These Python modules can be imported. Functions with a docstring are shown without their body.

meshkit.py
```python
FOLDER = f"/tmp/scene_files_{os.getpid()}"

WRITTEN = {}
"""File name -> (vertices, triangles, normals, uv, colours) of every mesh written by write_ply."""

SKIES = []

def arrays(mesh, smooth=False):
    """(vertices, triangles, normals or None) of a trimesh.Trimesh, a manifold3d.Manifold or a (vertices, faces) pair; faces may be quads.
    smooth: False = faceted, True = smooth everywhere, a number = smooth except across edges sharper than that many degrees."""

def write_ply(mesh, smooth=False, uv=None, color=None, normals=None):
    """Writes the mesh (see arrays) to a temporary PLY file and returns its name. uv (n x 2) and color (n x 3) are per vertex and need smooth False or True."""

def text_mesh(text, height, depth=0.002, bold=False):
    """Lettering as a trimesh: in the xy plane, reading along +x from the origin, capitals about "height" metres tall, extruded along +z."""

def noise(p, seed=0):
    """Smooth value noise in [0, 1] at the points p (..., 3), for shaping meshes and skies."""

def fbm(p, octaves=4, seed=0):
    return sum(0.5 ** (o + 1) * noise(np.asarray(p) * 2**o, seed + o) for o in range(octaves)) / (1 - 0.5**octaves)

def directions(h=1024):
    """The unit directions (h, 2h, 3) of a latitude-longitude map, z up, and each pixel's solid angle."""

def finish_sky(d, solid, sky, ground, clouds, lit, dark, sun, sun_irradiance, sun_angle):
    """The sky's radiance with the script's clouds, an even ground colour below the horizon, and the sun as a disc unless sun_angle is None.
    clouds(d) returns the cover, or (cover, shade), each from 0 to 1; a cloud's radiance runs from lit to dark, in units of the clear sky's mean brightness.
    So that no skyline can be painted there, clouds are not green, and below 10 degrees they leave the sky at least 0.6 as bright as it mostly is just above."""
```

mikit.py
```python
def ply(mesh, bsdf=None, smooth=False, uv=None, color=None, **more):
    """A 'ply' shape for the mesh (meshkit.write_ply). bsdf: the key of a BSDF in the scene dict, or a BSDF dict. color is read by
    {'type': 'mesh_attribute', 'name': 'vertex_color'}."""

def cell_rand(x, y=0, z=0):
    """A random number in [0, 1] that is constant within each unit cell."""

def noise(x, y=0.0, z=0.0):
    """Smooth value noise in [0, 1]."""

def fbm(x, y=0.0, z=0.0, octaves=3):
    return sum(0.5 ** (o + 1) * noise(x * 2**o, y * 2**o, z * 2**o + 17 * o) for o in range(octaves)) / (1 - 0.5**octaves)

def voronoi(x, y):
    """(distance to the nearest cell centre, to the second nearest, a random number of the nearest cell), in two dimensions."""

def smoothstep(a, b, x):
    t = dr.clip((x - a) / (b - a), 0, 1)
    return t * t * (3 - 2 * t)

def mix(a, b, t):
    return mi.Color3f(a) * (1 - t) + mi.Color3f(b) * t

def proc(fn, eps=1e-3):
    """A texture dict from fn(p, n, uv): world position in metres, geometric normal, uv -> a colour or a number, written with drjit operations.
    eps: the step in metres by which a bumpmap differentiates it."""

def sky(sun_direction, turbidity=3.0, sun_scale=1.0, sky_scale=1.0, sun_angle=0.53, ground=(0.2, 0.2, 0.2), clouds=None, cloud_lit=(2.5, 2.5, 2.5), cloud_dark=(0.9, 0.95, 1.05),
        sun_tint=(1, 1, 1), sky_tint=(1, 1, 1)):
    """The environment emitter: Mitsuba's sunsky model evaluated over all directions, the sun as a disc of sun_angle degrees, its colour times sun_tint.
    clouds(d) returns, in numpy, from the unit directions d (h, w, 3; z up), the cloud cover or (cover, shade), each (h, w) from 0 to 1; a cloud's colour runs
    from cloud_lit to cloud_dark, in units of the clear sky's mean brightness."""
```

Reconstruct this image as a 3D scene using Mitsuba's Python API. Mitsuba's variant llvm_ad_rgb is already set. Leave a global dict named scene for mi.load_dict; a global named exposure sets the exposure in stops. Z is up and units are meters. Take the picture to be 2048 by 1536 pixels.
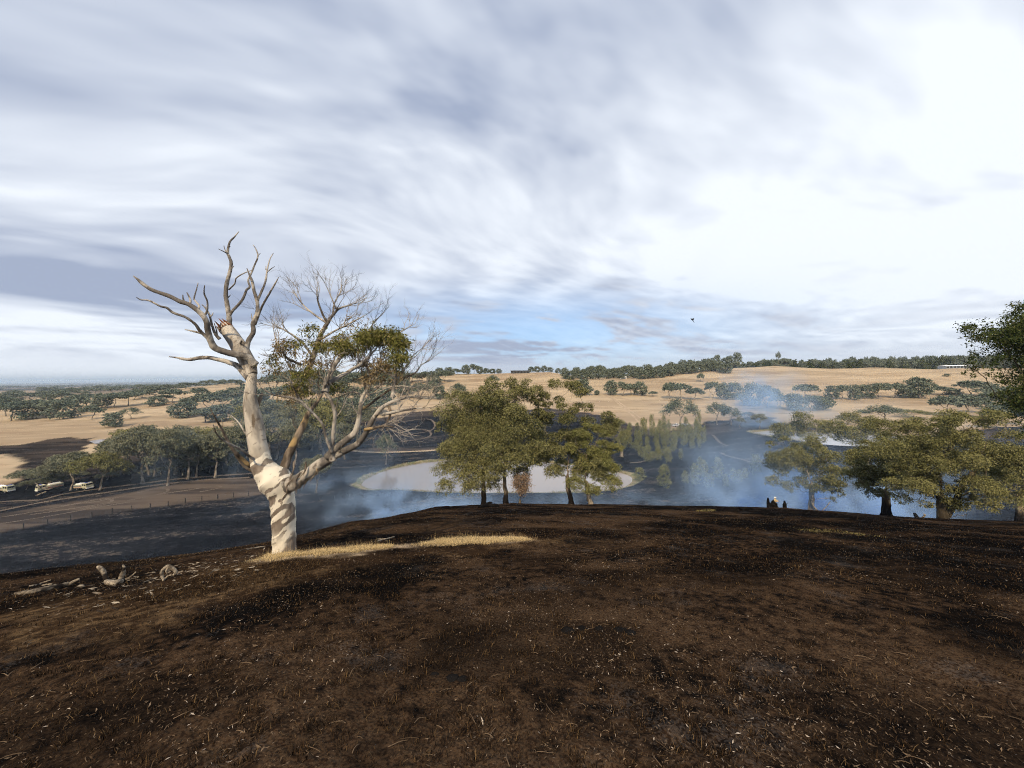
import math, random
import numpy as np, trimesh, mitsuba as mi, drjit as dr, mikit, meshkit, shapely
import manifold3d as m3
from scipy.interpolate import RBFInterpolator
from scipy.spatial import cKDTree
from mikit import noise, fbm, cell_rand, smoothstep, mix, proc, ply
T = mi.ScalarTransform4f
scene, labels = {}, {}

# ---------------------------------------------------------------- camera, sky, sun, exposure
F, PITCH, ROLL = 770.0, math.atan(16 / 770), math.radians(0.48)          # ultra-wide phone lens, metres, camera at the origin, y forward
FWD = np.array([0, math.cos(PITCH), -math.sin(PITCH)])
UP0 = np.array([math.sin(ROLL), 0, math.cos(ROLL)])
RIGHT = np.cross(FWD, UP0); RIGHT /= np.linalg.norm(RIGHT)
UP = np.cross(RIGHT, FWD)
scene['camera'] = {'type': 'perspective', 'fov': math.degrees(2 * math.atan(1024 / F)), 'fov_axis': 'x', 'near_clip': 0.1, 'far_clip': 120000.0,
                   'to_world': T().look_at(origin=[0, 0, 0], target=FWD.tolist(), up=UP0.tolist()), 'medium': {'type': 'ref', 'id': 'haze_air'}}
exposure = 2.0
SUN_AZ, SUN_EL = math.radians(194), math.radians(41)                    # behind the camera, a little to the left
SUN = [math.sin(SUN_AZ) * math.cos(SUN_EL), math.cos(SUN_AZ) * math.cos(SUN_EL), math.sin(SUN_EL)]


def sstep(a, b, x):
    t = np.clip((x - a) / (b - a), 0, 1)
    return t * t * (3 - 2 * t)


def clouds(d):
    """a broken sheet of stratocumulus, thin and bright towards the right, open low over the middle"""
    el, az = np.degrees(np.arcsin(d[..., 2])), np.degrees(np.arctan2(d[..., 0], d[..., 1]))
    s = 1.0 / (np.maximum(d[..., 2], 0) + 0.10)
    X, Y = d[..., 0] * s, d[..., 1] * s
    c, n = math.cos(math.radians(62)), math.sin(math.radians(62))
    A, B = X * n + Y * c, Y * n - X * c                                   # along and across the streaks of the cloud sheet
    nz = lambda a, b, o, k: meshkit.fbm(np.stack([A * a, B * b, 0 * A + k], -1), o, k) - 0.5
    w1, w2 = nz(.45, .45, 3, 5), nz(.5, .5, 3, 6)
    wa = lambda a, b, o, k, m: meshkit.fbm(np.stack([(A + m * w1) * a, (B + m * w2) * b, 0 * A + k], -1), o, k) - 0.5
    big, mid, fine, wisp = wa(.34, .55, 4, 11, 1.6), wa(.9, 1.45, 4, 23, 1.7), wa(2.1, 3.9, 4, 31, 1.6), wa(4.2, 9, 3, 37, 1.3)
    low = sstep(0.5, 4.0, el)
    glow = np.exp(-((az - 50) / 24) ** 2 - ((el - 17) / 18) ** 2) + 0.35 * np.exp(-((az - 24) / 12) ** 2 - ((el - 16) / 6) ** 2)         # thin bright cloud towards the right
    left = sstep(-4, -26, az)
    base = 0.66 + 0.10 * sstep(22, 34, el) - 0.16 * np.exp(-((el - 15) / 5) ** 2) + left * (0.40 * np.exp(-((el - 9.0) / 2.2) ** 2) - 0.55 * sstep(7.5, 5.0, el)) - 0.14 * sstep(45, 70, el)
    shade = base + low * (0.70 * big + 1.0 * mid * sstep(75, 30, el) + 0.75 * fine + 0.5 * wisp) - 0.62 * glow
    shade = np.clip(shade, 0, 1)
    ph = (A * 5.5 - B * 3.0 + 9 * w1 + 5 * w2) * 1.6                      # a rippled band above the opening
    shade = np.clip(shade + 0.26 * np.sin(ph) * np.exp(-((az - 2) / 17) ** 2 - ((el - 14.0) / 3.2) ** 2), 0, 1)
    gap = np.exp(-((az - 6) / 30) ** 2 - ((el - 6.5) / 5.4) ** 2) * sstep(-0.22, 0.03, -mid - 0.8 * fine)
    cover = 1 - 0.78 * np.clip(gap, 0, 1) * (1 - 0.8 * glow)
    return cover, shade


scene['sky'] = mikit.sky(SUN, turbidity=3, sun_scale=0.70, sky_scale=1.0, clouds=clouds, cloud_lit=(2.62, 2.77, 2.98), cloud_dark=(1.06, 1.24, 1.66), sun_tint=(1.0, 0.965, 0.89), sky_tint=(0.90, 1.0, 1.12))


# ---------------------------------------------------------------- helpers
def ref(k):
    return {'type': 'ref', 'id': k}


def at(u, v, Y):
    """The point at depth Y metres that the photograph shows at pixel (u, v)."""
    d = FWD + RIGHT * (u - 1024) / F - UP * (v - 768) / F
    return d / d[1] * Y


TAKEN = {}


def numbered(name):
    n = TAKEN.get(name, -1) + 1
    TAKEN[name] = n
    return name if n == 0 else f'{name}_{n:03d}'


def thing(name, label, category, group=None, kind=None):
    k = numbered(name)
    labels[k] = {'label': label, 'category': category}
    if group: labels[k]['group'] = group
    if kind: labels[k]['kind'] = kind
    return k


def part(parent, name, mesh, bsdf, smooth=False, uv=None, label=None):
    k = numbered(f'{parent}__{name}')
    scene[k] = ply(mesh, bsdf, smooth=smooth, uv=uv)
    if label: labels[k] = {'label': label}
    return k


def single(k, mesh, bsdf, smooth=False, uv=None):
    scene[k] = ply(mesh, bsdf, smooth=smooth, uv=uv)
    return k


class MB:
    """collects vertices, faces and uv of one mesh"""
    def __init__(self): self.v, self.f, self.t, self.n = [], [], [], 0

    def add(self, V, Fc, uv=None):
        V = np.asarray(V, float)
        self.v.append(V); self.f.append(np.asarray(Fc, int) + self.n)
        self.t.append(np.zeros((len(V), 2)) if uv is None else np.asarray(uv, float))
        self.n += len(V)

    def mesh(self): return np.vstack(self.v), np.vstack(self.f)

    def uv(self): return np.vstack(self.t)

    def put(self, parent, name, bsdf, smooth=False, label=None):
        return part(parent, name, self.mesh(), bsdf, smooth, self.uv(), label)


def spline(P, n):
    """Catmull-Rom through the rows of P, n steps per span"""
    P = np.asarray(P, float)
    if len(P) < 3: return np.vstack([P[0] + (P[1] - P[0]) * t for t in np.linspace(0, 1, n + 1)])
    Q = np.vstack([2 * P[0] - P[1], P, 2 * P[-1] - P[-2]])
    out = []
    for i in range(1, len(Q) - 2):
        p0, p1, p2, p3 = Q[i - 1:i + 3]
        for t in np.arange(n) / n:
            out.append(0.5 * (2 * p1 + (p2 - p0) * t + (2 * p0 - 5 * p1 + 4 * p2 - p3) * t * t + (3 * p1 - p0 - 3 * p2 + p3) * t ** 3))
    out.append(P[-1])
    return np.array(out)


def tube(P, R, sides=6, lump=0.0, seed=0, z0=0.0, cap=True):
    """a bent tapering limb; uv = (round the limb, height above z0)"""
    P, R = np.asarray(P, float), np.asarray(R, float)
    n = len(P)
    t = np.gradient(P, axis=0); t /= np.linalg.norm(t, axis=1, keepdims=True) + 1e-9
    a = np.cross(t[0], [0.3, 0.9, 0.1] if abs(t[0][1]) < 0.8 else [1, 0, 0]); a /= np.linalg.norm(a)
    A = np.zeros((n, 3))
    for i in range(n):
        a = a - t[i] * a.dot(t[i]); a /= np.linalg.norm(a) + 1e-9
        A[i] = a
    B = np.cross(t, A)
    th = np.arange(sides) * 2 * math.pi / sides
    ring = np.cos(th)[None, :, None] * A[:, None] + np.sin(th)[None, :, None] * B[:, None]
    rr = np.repeat(R[:, None], sides, 1)
    if lump:
        q = P[:, None] + ring * R[:, None, None]
        rr = rr * (1 + lump * 2 * (meshkit.fbm(q / max(R.max(), 1e-3) * 0.9 + seed, 3, seed) - 0.5))
    V = (P[:, None] + ring * rr[..., None]).reshape(-1, 3)
    i, j = np.meshgrid(np.arange(n - 1), np.arange(sides), indexing='ij')
    q = np.stack([i * sides + j, i * sides + (j + 1) % sides, (i + 1) * sides + (j + 1) % sides, (i + 1) * sides + j], -1).reshape(-1, 4)
    Fc = np.vstack([q[:, [0, 1, 2]], q[:, [0, 2, 3]]])
    uv = np.stack([np.tile(th / (2 * math.pi), n), V[:, 2] - z0], 1)
    if cap:
        V = np.vstack([V, P[-1] + t[-1] * R[-1] * 0.6, P[0]])
        uv = np.vstack([uv, [0, V[-2, 2] - z0], [0, V[-1, 2] - z0]])
        k = np.arange(sides)
        Fc = np.vstack([Fc, np.stack([(n - 1) * sides + k, (n - 1) * sides + (k + 1) % sides, 0 * k + n * sides], 1), np.stack([(k + 1) % sides, k, 0 * k + n * sides + 1], 1)])
    return V, Fc, uv


def rbox(c, s, b=0.03):
    """a box of size s about c with chamfered edges"""
    h = np.asarray(s, float) / 2; b = min(b, h.min() * 0.6)
    pts = [np.array([x, y, z]) * (h - b * (1 - np.eye(3)[k])) for x in (-1, 1) for y in (-1, 1) for z in (-1, 1) for k in range(3)]
    m = trimesh.Trimesh(np.array(pts)).convex_hull
    return m.vertices + np.asarray(c, float), m.faces


def cyl(p0, p1, r, n=14):
    p0, p1 = np.asarray(p0, float), np.asarray(p1, float)
    return tube(np.array([p0, p1]), [r, r], n)[:2]


def ordinal(n):
    words = ('first second third fourth fifth sixth seventh eighth ninth tenth eleventh twelfth thirteenth fourteenth fifteenth sixteenth seventeenth eighteenth nineteenth twentieth').split()
    if n <= 20: return words[n - 1]
    tens, u = divmod(n, 10)
    t = {2: 'twent', 3: 'thirt', 4: 'fort', 5: 'fift', 6: 'sixt', 7: 'sevent', 8: 'eight', 9: 'ninet'}[tens]
    return t + 'ieth' if u == 0 else t + 'y-' + words[u - 1]
# ---------------------------------------------------------------- terrain: the burnt hill we stand on, the valley, the far golden hills, the plain
S_TAB = [-2.0, -1.33, -0.81, -0.58, -0.42, -0.2, 0.0, 0.4, 0.7, 1.118, 1.33, 2.0]
A_TAB = [.20, .198, .185, .185, .205, .230, .244, .252, .262, .278, .282, .29]
C_TAB = [.016, .0117, .00852, .00626, .00348, .00141, .00092, .00092, .00092, .0013, .0014, .0018]


def hill(x, y):
    yp = np.maximum(0.5 * (y + np.sqrt(y * y + 1)) - 0.05, 0)
    s = np.clip(x / (yp + 0.6), -2, 2)
    back = np.minimum(y, 0)
    z = -(2.25 + np.interp(s, S_TAB, A_TAB) * yp + np.interp(s, S_TAB, C_TAB) * yp ** 2)
    return z - 0.0007 * (back ** 2 + np.where(y < 8, (np.abs(x) * np.clip((8 - y) / 16, 0, 1)) ** 2, 0)) - 0.05 * np.sqrt(back ** 2 + 1) + 0.05


WATER, POND = -36.0, -30.0
# control points of the country beyond: (pixel u, pixel v, depth) where the photograph shows the ground
CP = [(-120, 1150, 70), (0, 1150, 72), (0, 1062, 91), (250, 1020, 106), (500, 990, 118), (100, 985, 128), (330, 960, 137), (0, 930, 165), (-150, 930, 165), (0, 880, 230),
      (0, 840, 340), (0, 800, 700), (0, 775, 2500), (0, 767, 12000), (-200, 840, 340), (-200, 800, 700), (300, 880, 225), (300, 840, 300), (300, 800, 450), (300, 776, 1200), (450, 767, 700),
      (520, 771, 600), (600, 930, 155), (640, 960, 135), (560, 840, 290), (560, 800, 420), (600, 757, 700), (700, 752, 660), (800, 750, 600), (820, 890, 200), (820, 850, 250), (820, 825, 290),
      (820, 795, 360), (880, 765, 450), (880, 748, 540), (1000, 747, 520), (1100, 743, 520), (1000, 775, 430), (1100, 790, 370), (1180, 757, 560), (1250, 760, 560), (1300, 746, 560), (1450, 735, 560), (1550, 730, 580),
      (1750, 732, 600), (1900, 735, 600), (2048, 737, 600), (2200, 738, 600), (1400, 797, 330), (1230, 788, 370), (1650, 797, 330), (1800, 792, 340), (1800, 760, 450), (1600, 760, 450), (1400, 764, 450),
      (1350, 850, 240), (1250, 850, 240), (1450, 860, 205), (1700, 845, 225), (1700, 820, 262), (1450, 900, 165), (1450, 960, 130), (1300, 900, 178), (1900, 862, 185), (2048, 900, 140), (1950, 950, 112),
      (2100, 850, 200), (2200, 900, 140), (1950, 800, 310), (2100, 800, 300), (1080, 830, 270), (1160, 860, 215)]
ctrl = [at(u, v, Y) for u, v, Y in CP]
for x, y in [(-40, 85), (0, 100), (-20, 118), (30, 118), (50, 140), (-40, 120), (0, 160), (35, 160)]: ctrl.append((x, y, -36.2))
for x, y, z in [(60, 190, -30), (110, 190, -30), (150, 190, -30), (90, 100, -36), (-60, 60, -36.5), (-110, 60, -36.5), (-160, 40, -36), (60, 70, -36), (120, 60, -33), (160, 30, -32), (-150, 0, -37), (160, -20, -35)]: ctrl.append((x, y, z))
for a in (-70, -30, -12): ctrl.append((1500 * math.sin(math.radians(a)), 1500 * math.cos(math.radians(a)), -40 if a > -40 else -47))
for a in (0, 15, 30, 45, 60): ctrl.append((900 * math.sin(math.radians(a)), 900 * math.cos(math.radians(a)), -14 + a / 5)); ctrl.append((2600 * math.sin(math.radians(a)), 2600 * math.cos(math.radians(a)), -55))
for a in (-95, -70, -45, -20, 0, 20, 45, 70, 95): ctrl.append((13000 * math.sin(math.radians(a)), 13000 * math.cos(math.radians(a)), -80))
ctrl = np.array(ctrl)


def warp(x, y):
    return np.stack([np.clip(np.arctan2(x, y), -1.75, 1.75) * 1.4, np.log(np.clip(np.hypot(x, y), 60, 13000))], -1)


VAL = RBFInterpolator(warp(ctrl[:, 0], ctrl[:, 1]), ctrl[:, 2], kernel='linear', smoothing=0.02)


def poly_z(pts, z):
    out = []
    for u, v in pts:
        d = at(u, v, 1.0); out.append(tuple((d * (z / d[2]))[:2]))
    return shapely.Polygon(spline(np.array(out + out[:1]), 6)[:-1]).buffer(0)


DAM = poly_z([(722, 970), (738, 955), (790, 936), (870, 923), (960, 919), (1100, 926), (1200, 938), (1255, 950), (1264, 964), (1235, 978), (1150, 984), (1000, 986), (880, 984), (790, 979), (740, 977)], WATER)
POND2 = poly_z([(1503, 865), (1545, 861), (1600, 863), (1700, 868), (1800, 873), (1835, 881), (1800, 893), (1720, 893), (1640, 888), (1570, 877), (1520, 869)], POND)


def sdist(poly, x, y):
    """signed distance, negative inside; far points are given 60"""
    out = np.full(x.shape, 60.0)
    a, b, c, d = poly.bounds
    m = (x > a - 40) & (x < c + 40) & (y > b - 40) & (y < d + 40)
    if m.any():
        p = shapely.points(x[m], y[m])
        s = shapely.distance(p, poly.boundary)
        out[m] = np.where(shapely.contains_xy(poly, x[m], y[m]), -s, s)
    return out


def shore(z, x, y, poly, w):
    s = sdist(poly, x, y)
    k = np.exp(-(np.maximum(s, 0) / 7) ** 2)
    z = z * (1 - k) + k * (w + 0.5 * sstep(0, 2.5, s))
    return np.where(s < 0, w - np.minimum(1.5, 0.02 - 0.35 * s), z)


def height(x, y):
    x, y = np.asarray(x, float), np.asarray(y, float)
    sh = x.shape
    x, y = x.ravel(), y.ravel()
    r = np.hypot(x, y)
    zv = VAL(warp(x, y))
    und = meshkit.fbm(np.stack([x / 45, y / 45, 0 * x], -1), 3, 4) - 0.5
    zv = zv + und * 1.6 * sstep(60, 200, r) * (1 - sstep(3000, 9000, r))
    zv = shore(zv, x, y, DAM, WATER)
    zv = shore(zv, x, y, POND2, POND)
    zv = np.where(r > 13000, -80 - (r - 13000) * 0.004, zv)
    zh = hill(x, y) + (meshkit.fbm(np.stack([x / 6, y / 6, 0 * x], -1), 3, 8) - 0.5) * 0.35 * sstep(3, 10, r) + (meshkit.fbm(np.stack([x / .9, y / .9, 0 * x], -1), 3, 9) - 0.5) * 0.10 * (1 - sstep(40, 90, r))
    z = 0.5 * (zh + zv + np.sqrt((zh - zv) ** 2 + 4.0))
    return z.reshape(sh)


def ground(u, v, y0=1.0, y1=4000.0):
    """the first point of the terrain seen at pixel (u, v), from depth y0 on"""
    d = at(u, v, 1.0)
    Y = np.exp(np.linspace(math.log(y0), math.log(y1), 900))
    h = height(d[0] * Y, Y) - d[2] * Y
    if not (h > 0).any():                     # just above a crest: the nearest approach
        far = (Y > 100) & (Y < 900)
        y = Y[far][int(np.argmax((h / Y)[far]))]
        return np.array([d[0] * y, y, float(height(d[0] * y, y))])
    i = int(np.argmax(h > 0))
    if i == 0: return np.array([d[0] * Y[0], Y[0], float(height(d[0] * Y[0], Y[0]))])
    t = h[i - 1] / (h[i - 1] - h[i]) if h[i] != h[i - 1] else 0
    y = Y[i - 1] + (Y[i] - Y[i - 1]) * t
    return np.array([d[0] * y, y, float(height(d[0] * y, y))])


def gz(x, y): return float(height(np.array([x]), np.array([y]))[0])


def ground_poly(pts, y0=75.0, n=3, extra=()):
    P = np.array([ground(u, v, y0)[:2] for u, v in pts])
    return P if n == 0 else spline(P, n)


# where the fire ran: polygons on the ground, in metres
far_edge = ground_poly([(-140, 905), (0, 893), (60, 886), (110, 877), (150, 873), (178, 884), (168, 898), (240, 915), (300, 902), (420, 880), (560, 860), (680, 842), (760, 836), (830, 824), (900, 820), (1000, 822),
                        (1100, 818), (1200, 831), (1255, 846), (1300, 862), (1370, 860), (1410, 846), (1470, 836), (1530, 834), (1570, 846), (1640, 858), (1760, 866), (1860, 872), (1960, 858), (2060, 850), (2200, 850)])
BURNT = shapely.Polygon(np.vstack([far_edge, [[420, 120], [420, -400], [-420, -400], [-420, 120]]])).buffer(0)
GOLD = shapely.Polygon(ground_poly([(-120, 920), (0, 908), (45, 918), (50, 935), (25, 955), (0, 978), (-120, 990)])).buffer(0)
SCORCH = shapely.Polygon(ground_poly([(-120, 1085), (0, 1063), (130, 1041), (250, 1022), (400, 1002), (535, 986), (545, 962), (430, 958), (330, 972), (200, 996), (90, 1012), (0, 1028), (-120, 1045)])).buffer(0)
SCORCH2 = shapely.Polygon(ground_poly([(700, 900), (760, 905), (900, 898), (900, 893), (760, 896)])).buffer(0)

az = np.concatenate([np.arange(-180, -60, 3.0), np.arange(-60, 60, 0.2), np.arange(60, 180, 3.0)])
az = np.radians(az)
rad = np.concatenate([[0.3, 0.6, 0.9], 1.2 * 1.017 ** np.arange(233), 61 * 1.0085 ** np.arange(290), 710 * 1.045 ** np.arange(1, 106)])
Rg, Ag = np.meshgrid(rad, az, indexing='ij')
gx, gy = Rg * np.sin(Ag), Rg * np.cos(Ag)
gzz = height(gx, gy)
near = 1 - sstep(6, 14, Rg)
gzz = gzz + near * (meshkit.fbm(np.stack([gx / .16, gy / .16, 0 * gx], -1), 3, 14) - 0.5) * 0.055
nr, na = Rg.shape
fx, fy = gx.ravel(), gy.ravel()
edge_n = (meshkit.fbm(np.stack([fx / 9, fy / 9, 0 * fx], -1), 4, 21) - 0.5)
sb = sdist(BURNT, fx, fy)
inb = shapely.contains_xy(BURNT, fx, fy)
sb = np.where(np.abs(sb) >= 60, np.where(inb, -60, 60), sb)
burn = 1 - sstep(-1.5, 1.5, sb + edge_n * 14)
burn = np.minimum(burn, sstep(-1.5, 1.5, sdist(GOLD, fx, fy) + edge_n * 8))
sc = 1 - sstep(-1.0, 1.5, sdist(SCORCH, fx, fy) + edge_n * 4)
sc = np.maximum(sc, 0.9 * (1 - sstep(-1.0, 1.5, sdist(SCORCH2, fx, fy) + edge_n * 3)))
sc = np.maximum(sc, 0.55 * (1 - sstep(0, 26, np.abs(sb + 6))) * (sb < 6))                      # half-burnt fringe
LITSTRIP = shapely.Polygon(ground_poly([(150, 1215), (420, 1160), (520, 1126), (700, 1112), (860, 1096), (1060, 1076), (1000, 1092), (760, 1125), (640, 1150), (480, 1182), (300, 1222)], 1.5)).buffer(0)
GRASS = shapely.Polygon(ground_poly([(510, 1119), (560, 1108), (640, 1102), (740, 1096), (800, 1091.5), (870, 1083), (960, 1075), (1020, 1075), (1050, 1081), (1000, 1085), (920, 1090), (860, 1092), (800, 1094.5), (740, 1101), (680, 1107), (600, 1116), (540, 1122)], 1.5)).buffer(0)
nz_ = meshkit.fbm(np.stack([fx / 1.3, fy / 1.3, 0 * fx], -1), 4, 31) - 0.5
sc = np.maximum(sc, 0.8 * (1 - sstep(-0.5, 1.2, sdist(LITSTRIP, fx, fy) + nz_ * 5)))  # brown-gold stubble strip, its sunlight put into the ground colour
burn = np.minimum(burn, sstep(-0.15, 0.35, sdist(GRASS, fx, fy) + nz_ * 1.6))
sc = sc - 1.6 * (1 - sstep(0.8, 2.2, np.minimum(sdist(DAM, fx, fy), sdist(POND2, fx, fy)) + edge_n * 5)) * (fy > 60)
V = np.vstack([[[0, 0, gz(0, 0)]], np.stack([fx, fy, gzz.ravel()], 1)])
uvg = np.vstack([[[1, 0]], np.stack([burn, sc], 1)])
i, j = np.meshgrid(np.arange(nr - 1), np.arange(na), indexing='ij')
q = 1 + np.stack([i * na + j, i * na + (j + 1) % na, (i + 1) * na + (j + 1) % na, (i + 1) * na + j], -1).reshape(-1, 4)
k = np.arange(na)
Fg = np.vstack([q[:, [0, 2, 1]], q[:, [0, 3, 2]], np.stack([0 * k, 1 + (k + 1) % na, 1 + k], 1)])


def ground_color(p, n, uv):
    x, y = p.x, p.y
    r = dr.sqrt(x * x + y * y)
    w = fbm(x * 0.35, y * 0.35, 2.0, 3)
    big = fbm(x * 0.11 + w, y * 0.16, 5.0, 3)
    midn = fbm(x * 0.9, y * 0.9, 1.0, 3)
    fine = fbm(x * 9.0, y * 9.0, 3.0, 3)
    grit = noise(x * 55.0, y * 55.0, 1.0)
    # burnt ground: soot black, char brown, ash, with branch shade painted in as dark patches
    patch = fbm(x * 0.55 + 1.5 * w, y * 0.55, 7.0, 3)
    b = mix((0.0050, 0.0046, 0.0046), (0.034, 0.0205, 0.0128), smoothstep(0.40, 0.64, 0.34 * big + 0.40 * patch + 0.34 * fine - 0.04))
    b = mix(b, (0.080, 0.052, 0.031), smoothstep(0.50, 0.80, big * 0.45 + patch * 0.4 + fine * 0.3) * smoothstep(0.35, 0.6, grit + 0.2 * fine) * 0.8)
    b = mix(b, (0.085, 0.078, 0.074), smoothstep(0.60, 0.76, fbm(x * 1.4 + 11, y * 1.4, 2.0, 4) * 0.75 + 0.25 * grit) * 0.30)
    b = mix(b, (0.0035, 0.0034, 0.0036), smoothstep(0.44, 0.70, fbm(x * 0.42 + 5 + w, y * 0.6, 3.0, 4)) * 0.80)  # char patches that also stand for branch shadows, painted into the soil
    str1, str2, str3 = fbm(x * 0.05 + 0.6 * w, y * 0.26 - x * 0.05, 9.0, 4), fbm(x * 0.5, y * 1.3 - x * .3, 4.0, 3), fbm(x * 1.6, y * 2.6, 6.0, 3)
    dark = mix((0.0050, 0.0054, 0.0072), (0.020, 0.0205, 0.0250), smoothstep(0.38, 0.66, 0.45 * str1 + 0.3 * str2 + 0.25 * str3))  # blue cast of the valley smoke put into the soot colour
    dark = mix(dark, (0.115, 0.092, 0.070), smoothstep(0.58, 0.70, 0.45 * str1 + 0.25 * str2 + 0.3 * str3) * 0.7)
    b = mix(b, dark, smoothstep(48.0, 70.0, r))
    # scorched brown stubble; close by, the strip has sunlight put into its tone
    st = fbm(x * 0.03 + 0.3 * w, y * 0.22, 6.0, 4)
    s = mix((0.045, 0.037, 0.033), (0.115, 0.090, 0.071), smoothstep(0.38, 0.66, st))
    sn = mix((0.036, 0.022, 0.013), (0.135, 0.088, 0.046), smoothstep(0.42, 0.70, 0.55 * patch + 0.45 * fine))
    s = mix(sn, s, smoothstep(40.0, 60.0, r))
    b = mix(b, s, dr.clip(uv.y, 0, 1))
    # dry pasture
    g = mix((0.33, 0.255, 0.172), (0.45, 0.36, 0.245), smoothstep(0.3, 0.7, fbm(x * 0.012, y * 0.05, 3.0, 4)))
    g = mix(g, (0.26, 0.185, 0.12), smoothstep(0.52, 0.75, fbm(x * 0.05 + w * .5, y * 0.14, 8.0, 4)) * 0.6)
    g = mix(g, (0.52, 0.40, 0.26), smoothstep(0.6, 0.8, fbm(x * 0.02, y * 0.3, 12.0, 3)) * 0.5)
    # the plain towards the sea: paddocks in bands
    cellv = cell_rand(dr.floor(x / 900 + 0.4 * noise(y / 1500)), dr.floor(y / 700), 3)
    pl = mix((0.045, 0.052, 0.062), (0.28, 0.22, 0.16), smoothstep(0.45, 0.9, cellv) * (1 - 0.75 * smoothstep(2500.0, 5000.0, r)))
    g = mix(g, pl, smoothstep(800.0, 1500.0, r))
    # green banks of the dams
    gr = mix((0.125, 0.135, 0.055), (0.27, 0.225, 0.14), smoothstep(0.35, 0.65, midn))
    c = mix(g, b, dr.clip(uv.x, 0, 1))
    return mix(c, gr, dr.clip(-uv.y * 1.2, 0, 1))


def ground_relief(p, n, uv):
    near = 1 - smoothstep(10.0, 45.0, dr.sqrt(p.x * p.x + p.y * p.y))
    return 0.045 * near * fbm(p.x * 7, p.y * 7, 2.0, 4) + 0.022 * near * fbm(p.x * 38, p.y * 38, 7.0, 2)


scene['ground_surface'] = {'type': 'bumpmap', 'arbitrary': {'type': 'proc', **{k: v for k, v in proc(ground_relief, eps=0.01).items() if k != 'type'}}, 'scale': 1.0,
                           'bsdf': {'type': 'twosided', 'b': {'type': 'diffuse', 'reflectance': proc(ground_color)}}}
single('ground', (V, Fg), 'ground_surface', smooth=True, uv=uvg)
labels['ground'] = {'label': 'burnt hilltop falling to a charred valley and dry golden hills', 'category': 'ground', 'kind': 'structure'}


# water and sea
def ripple(p, n, uv): return 0.02 * fbm(p.x * 1.1, p.y * 3.0, 3.0, 3)


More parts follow.
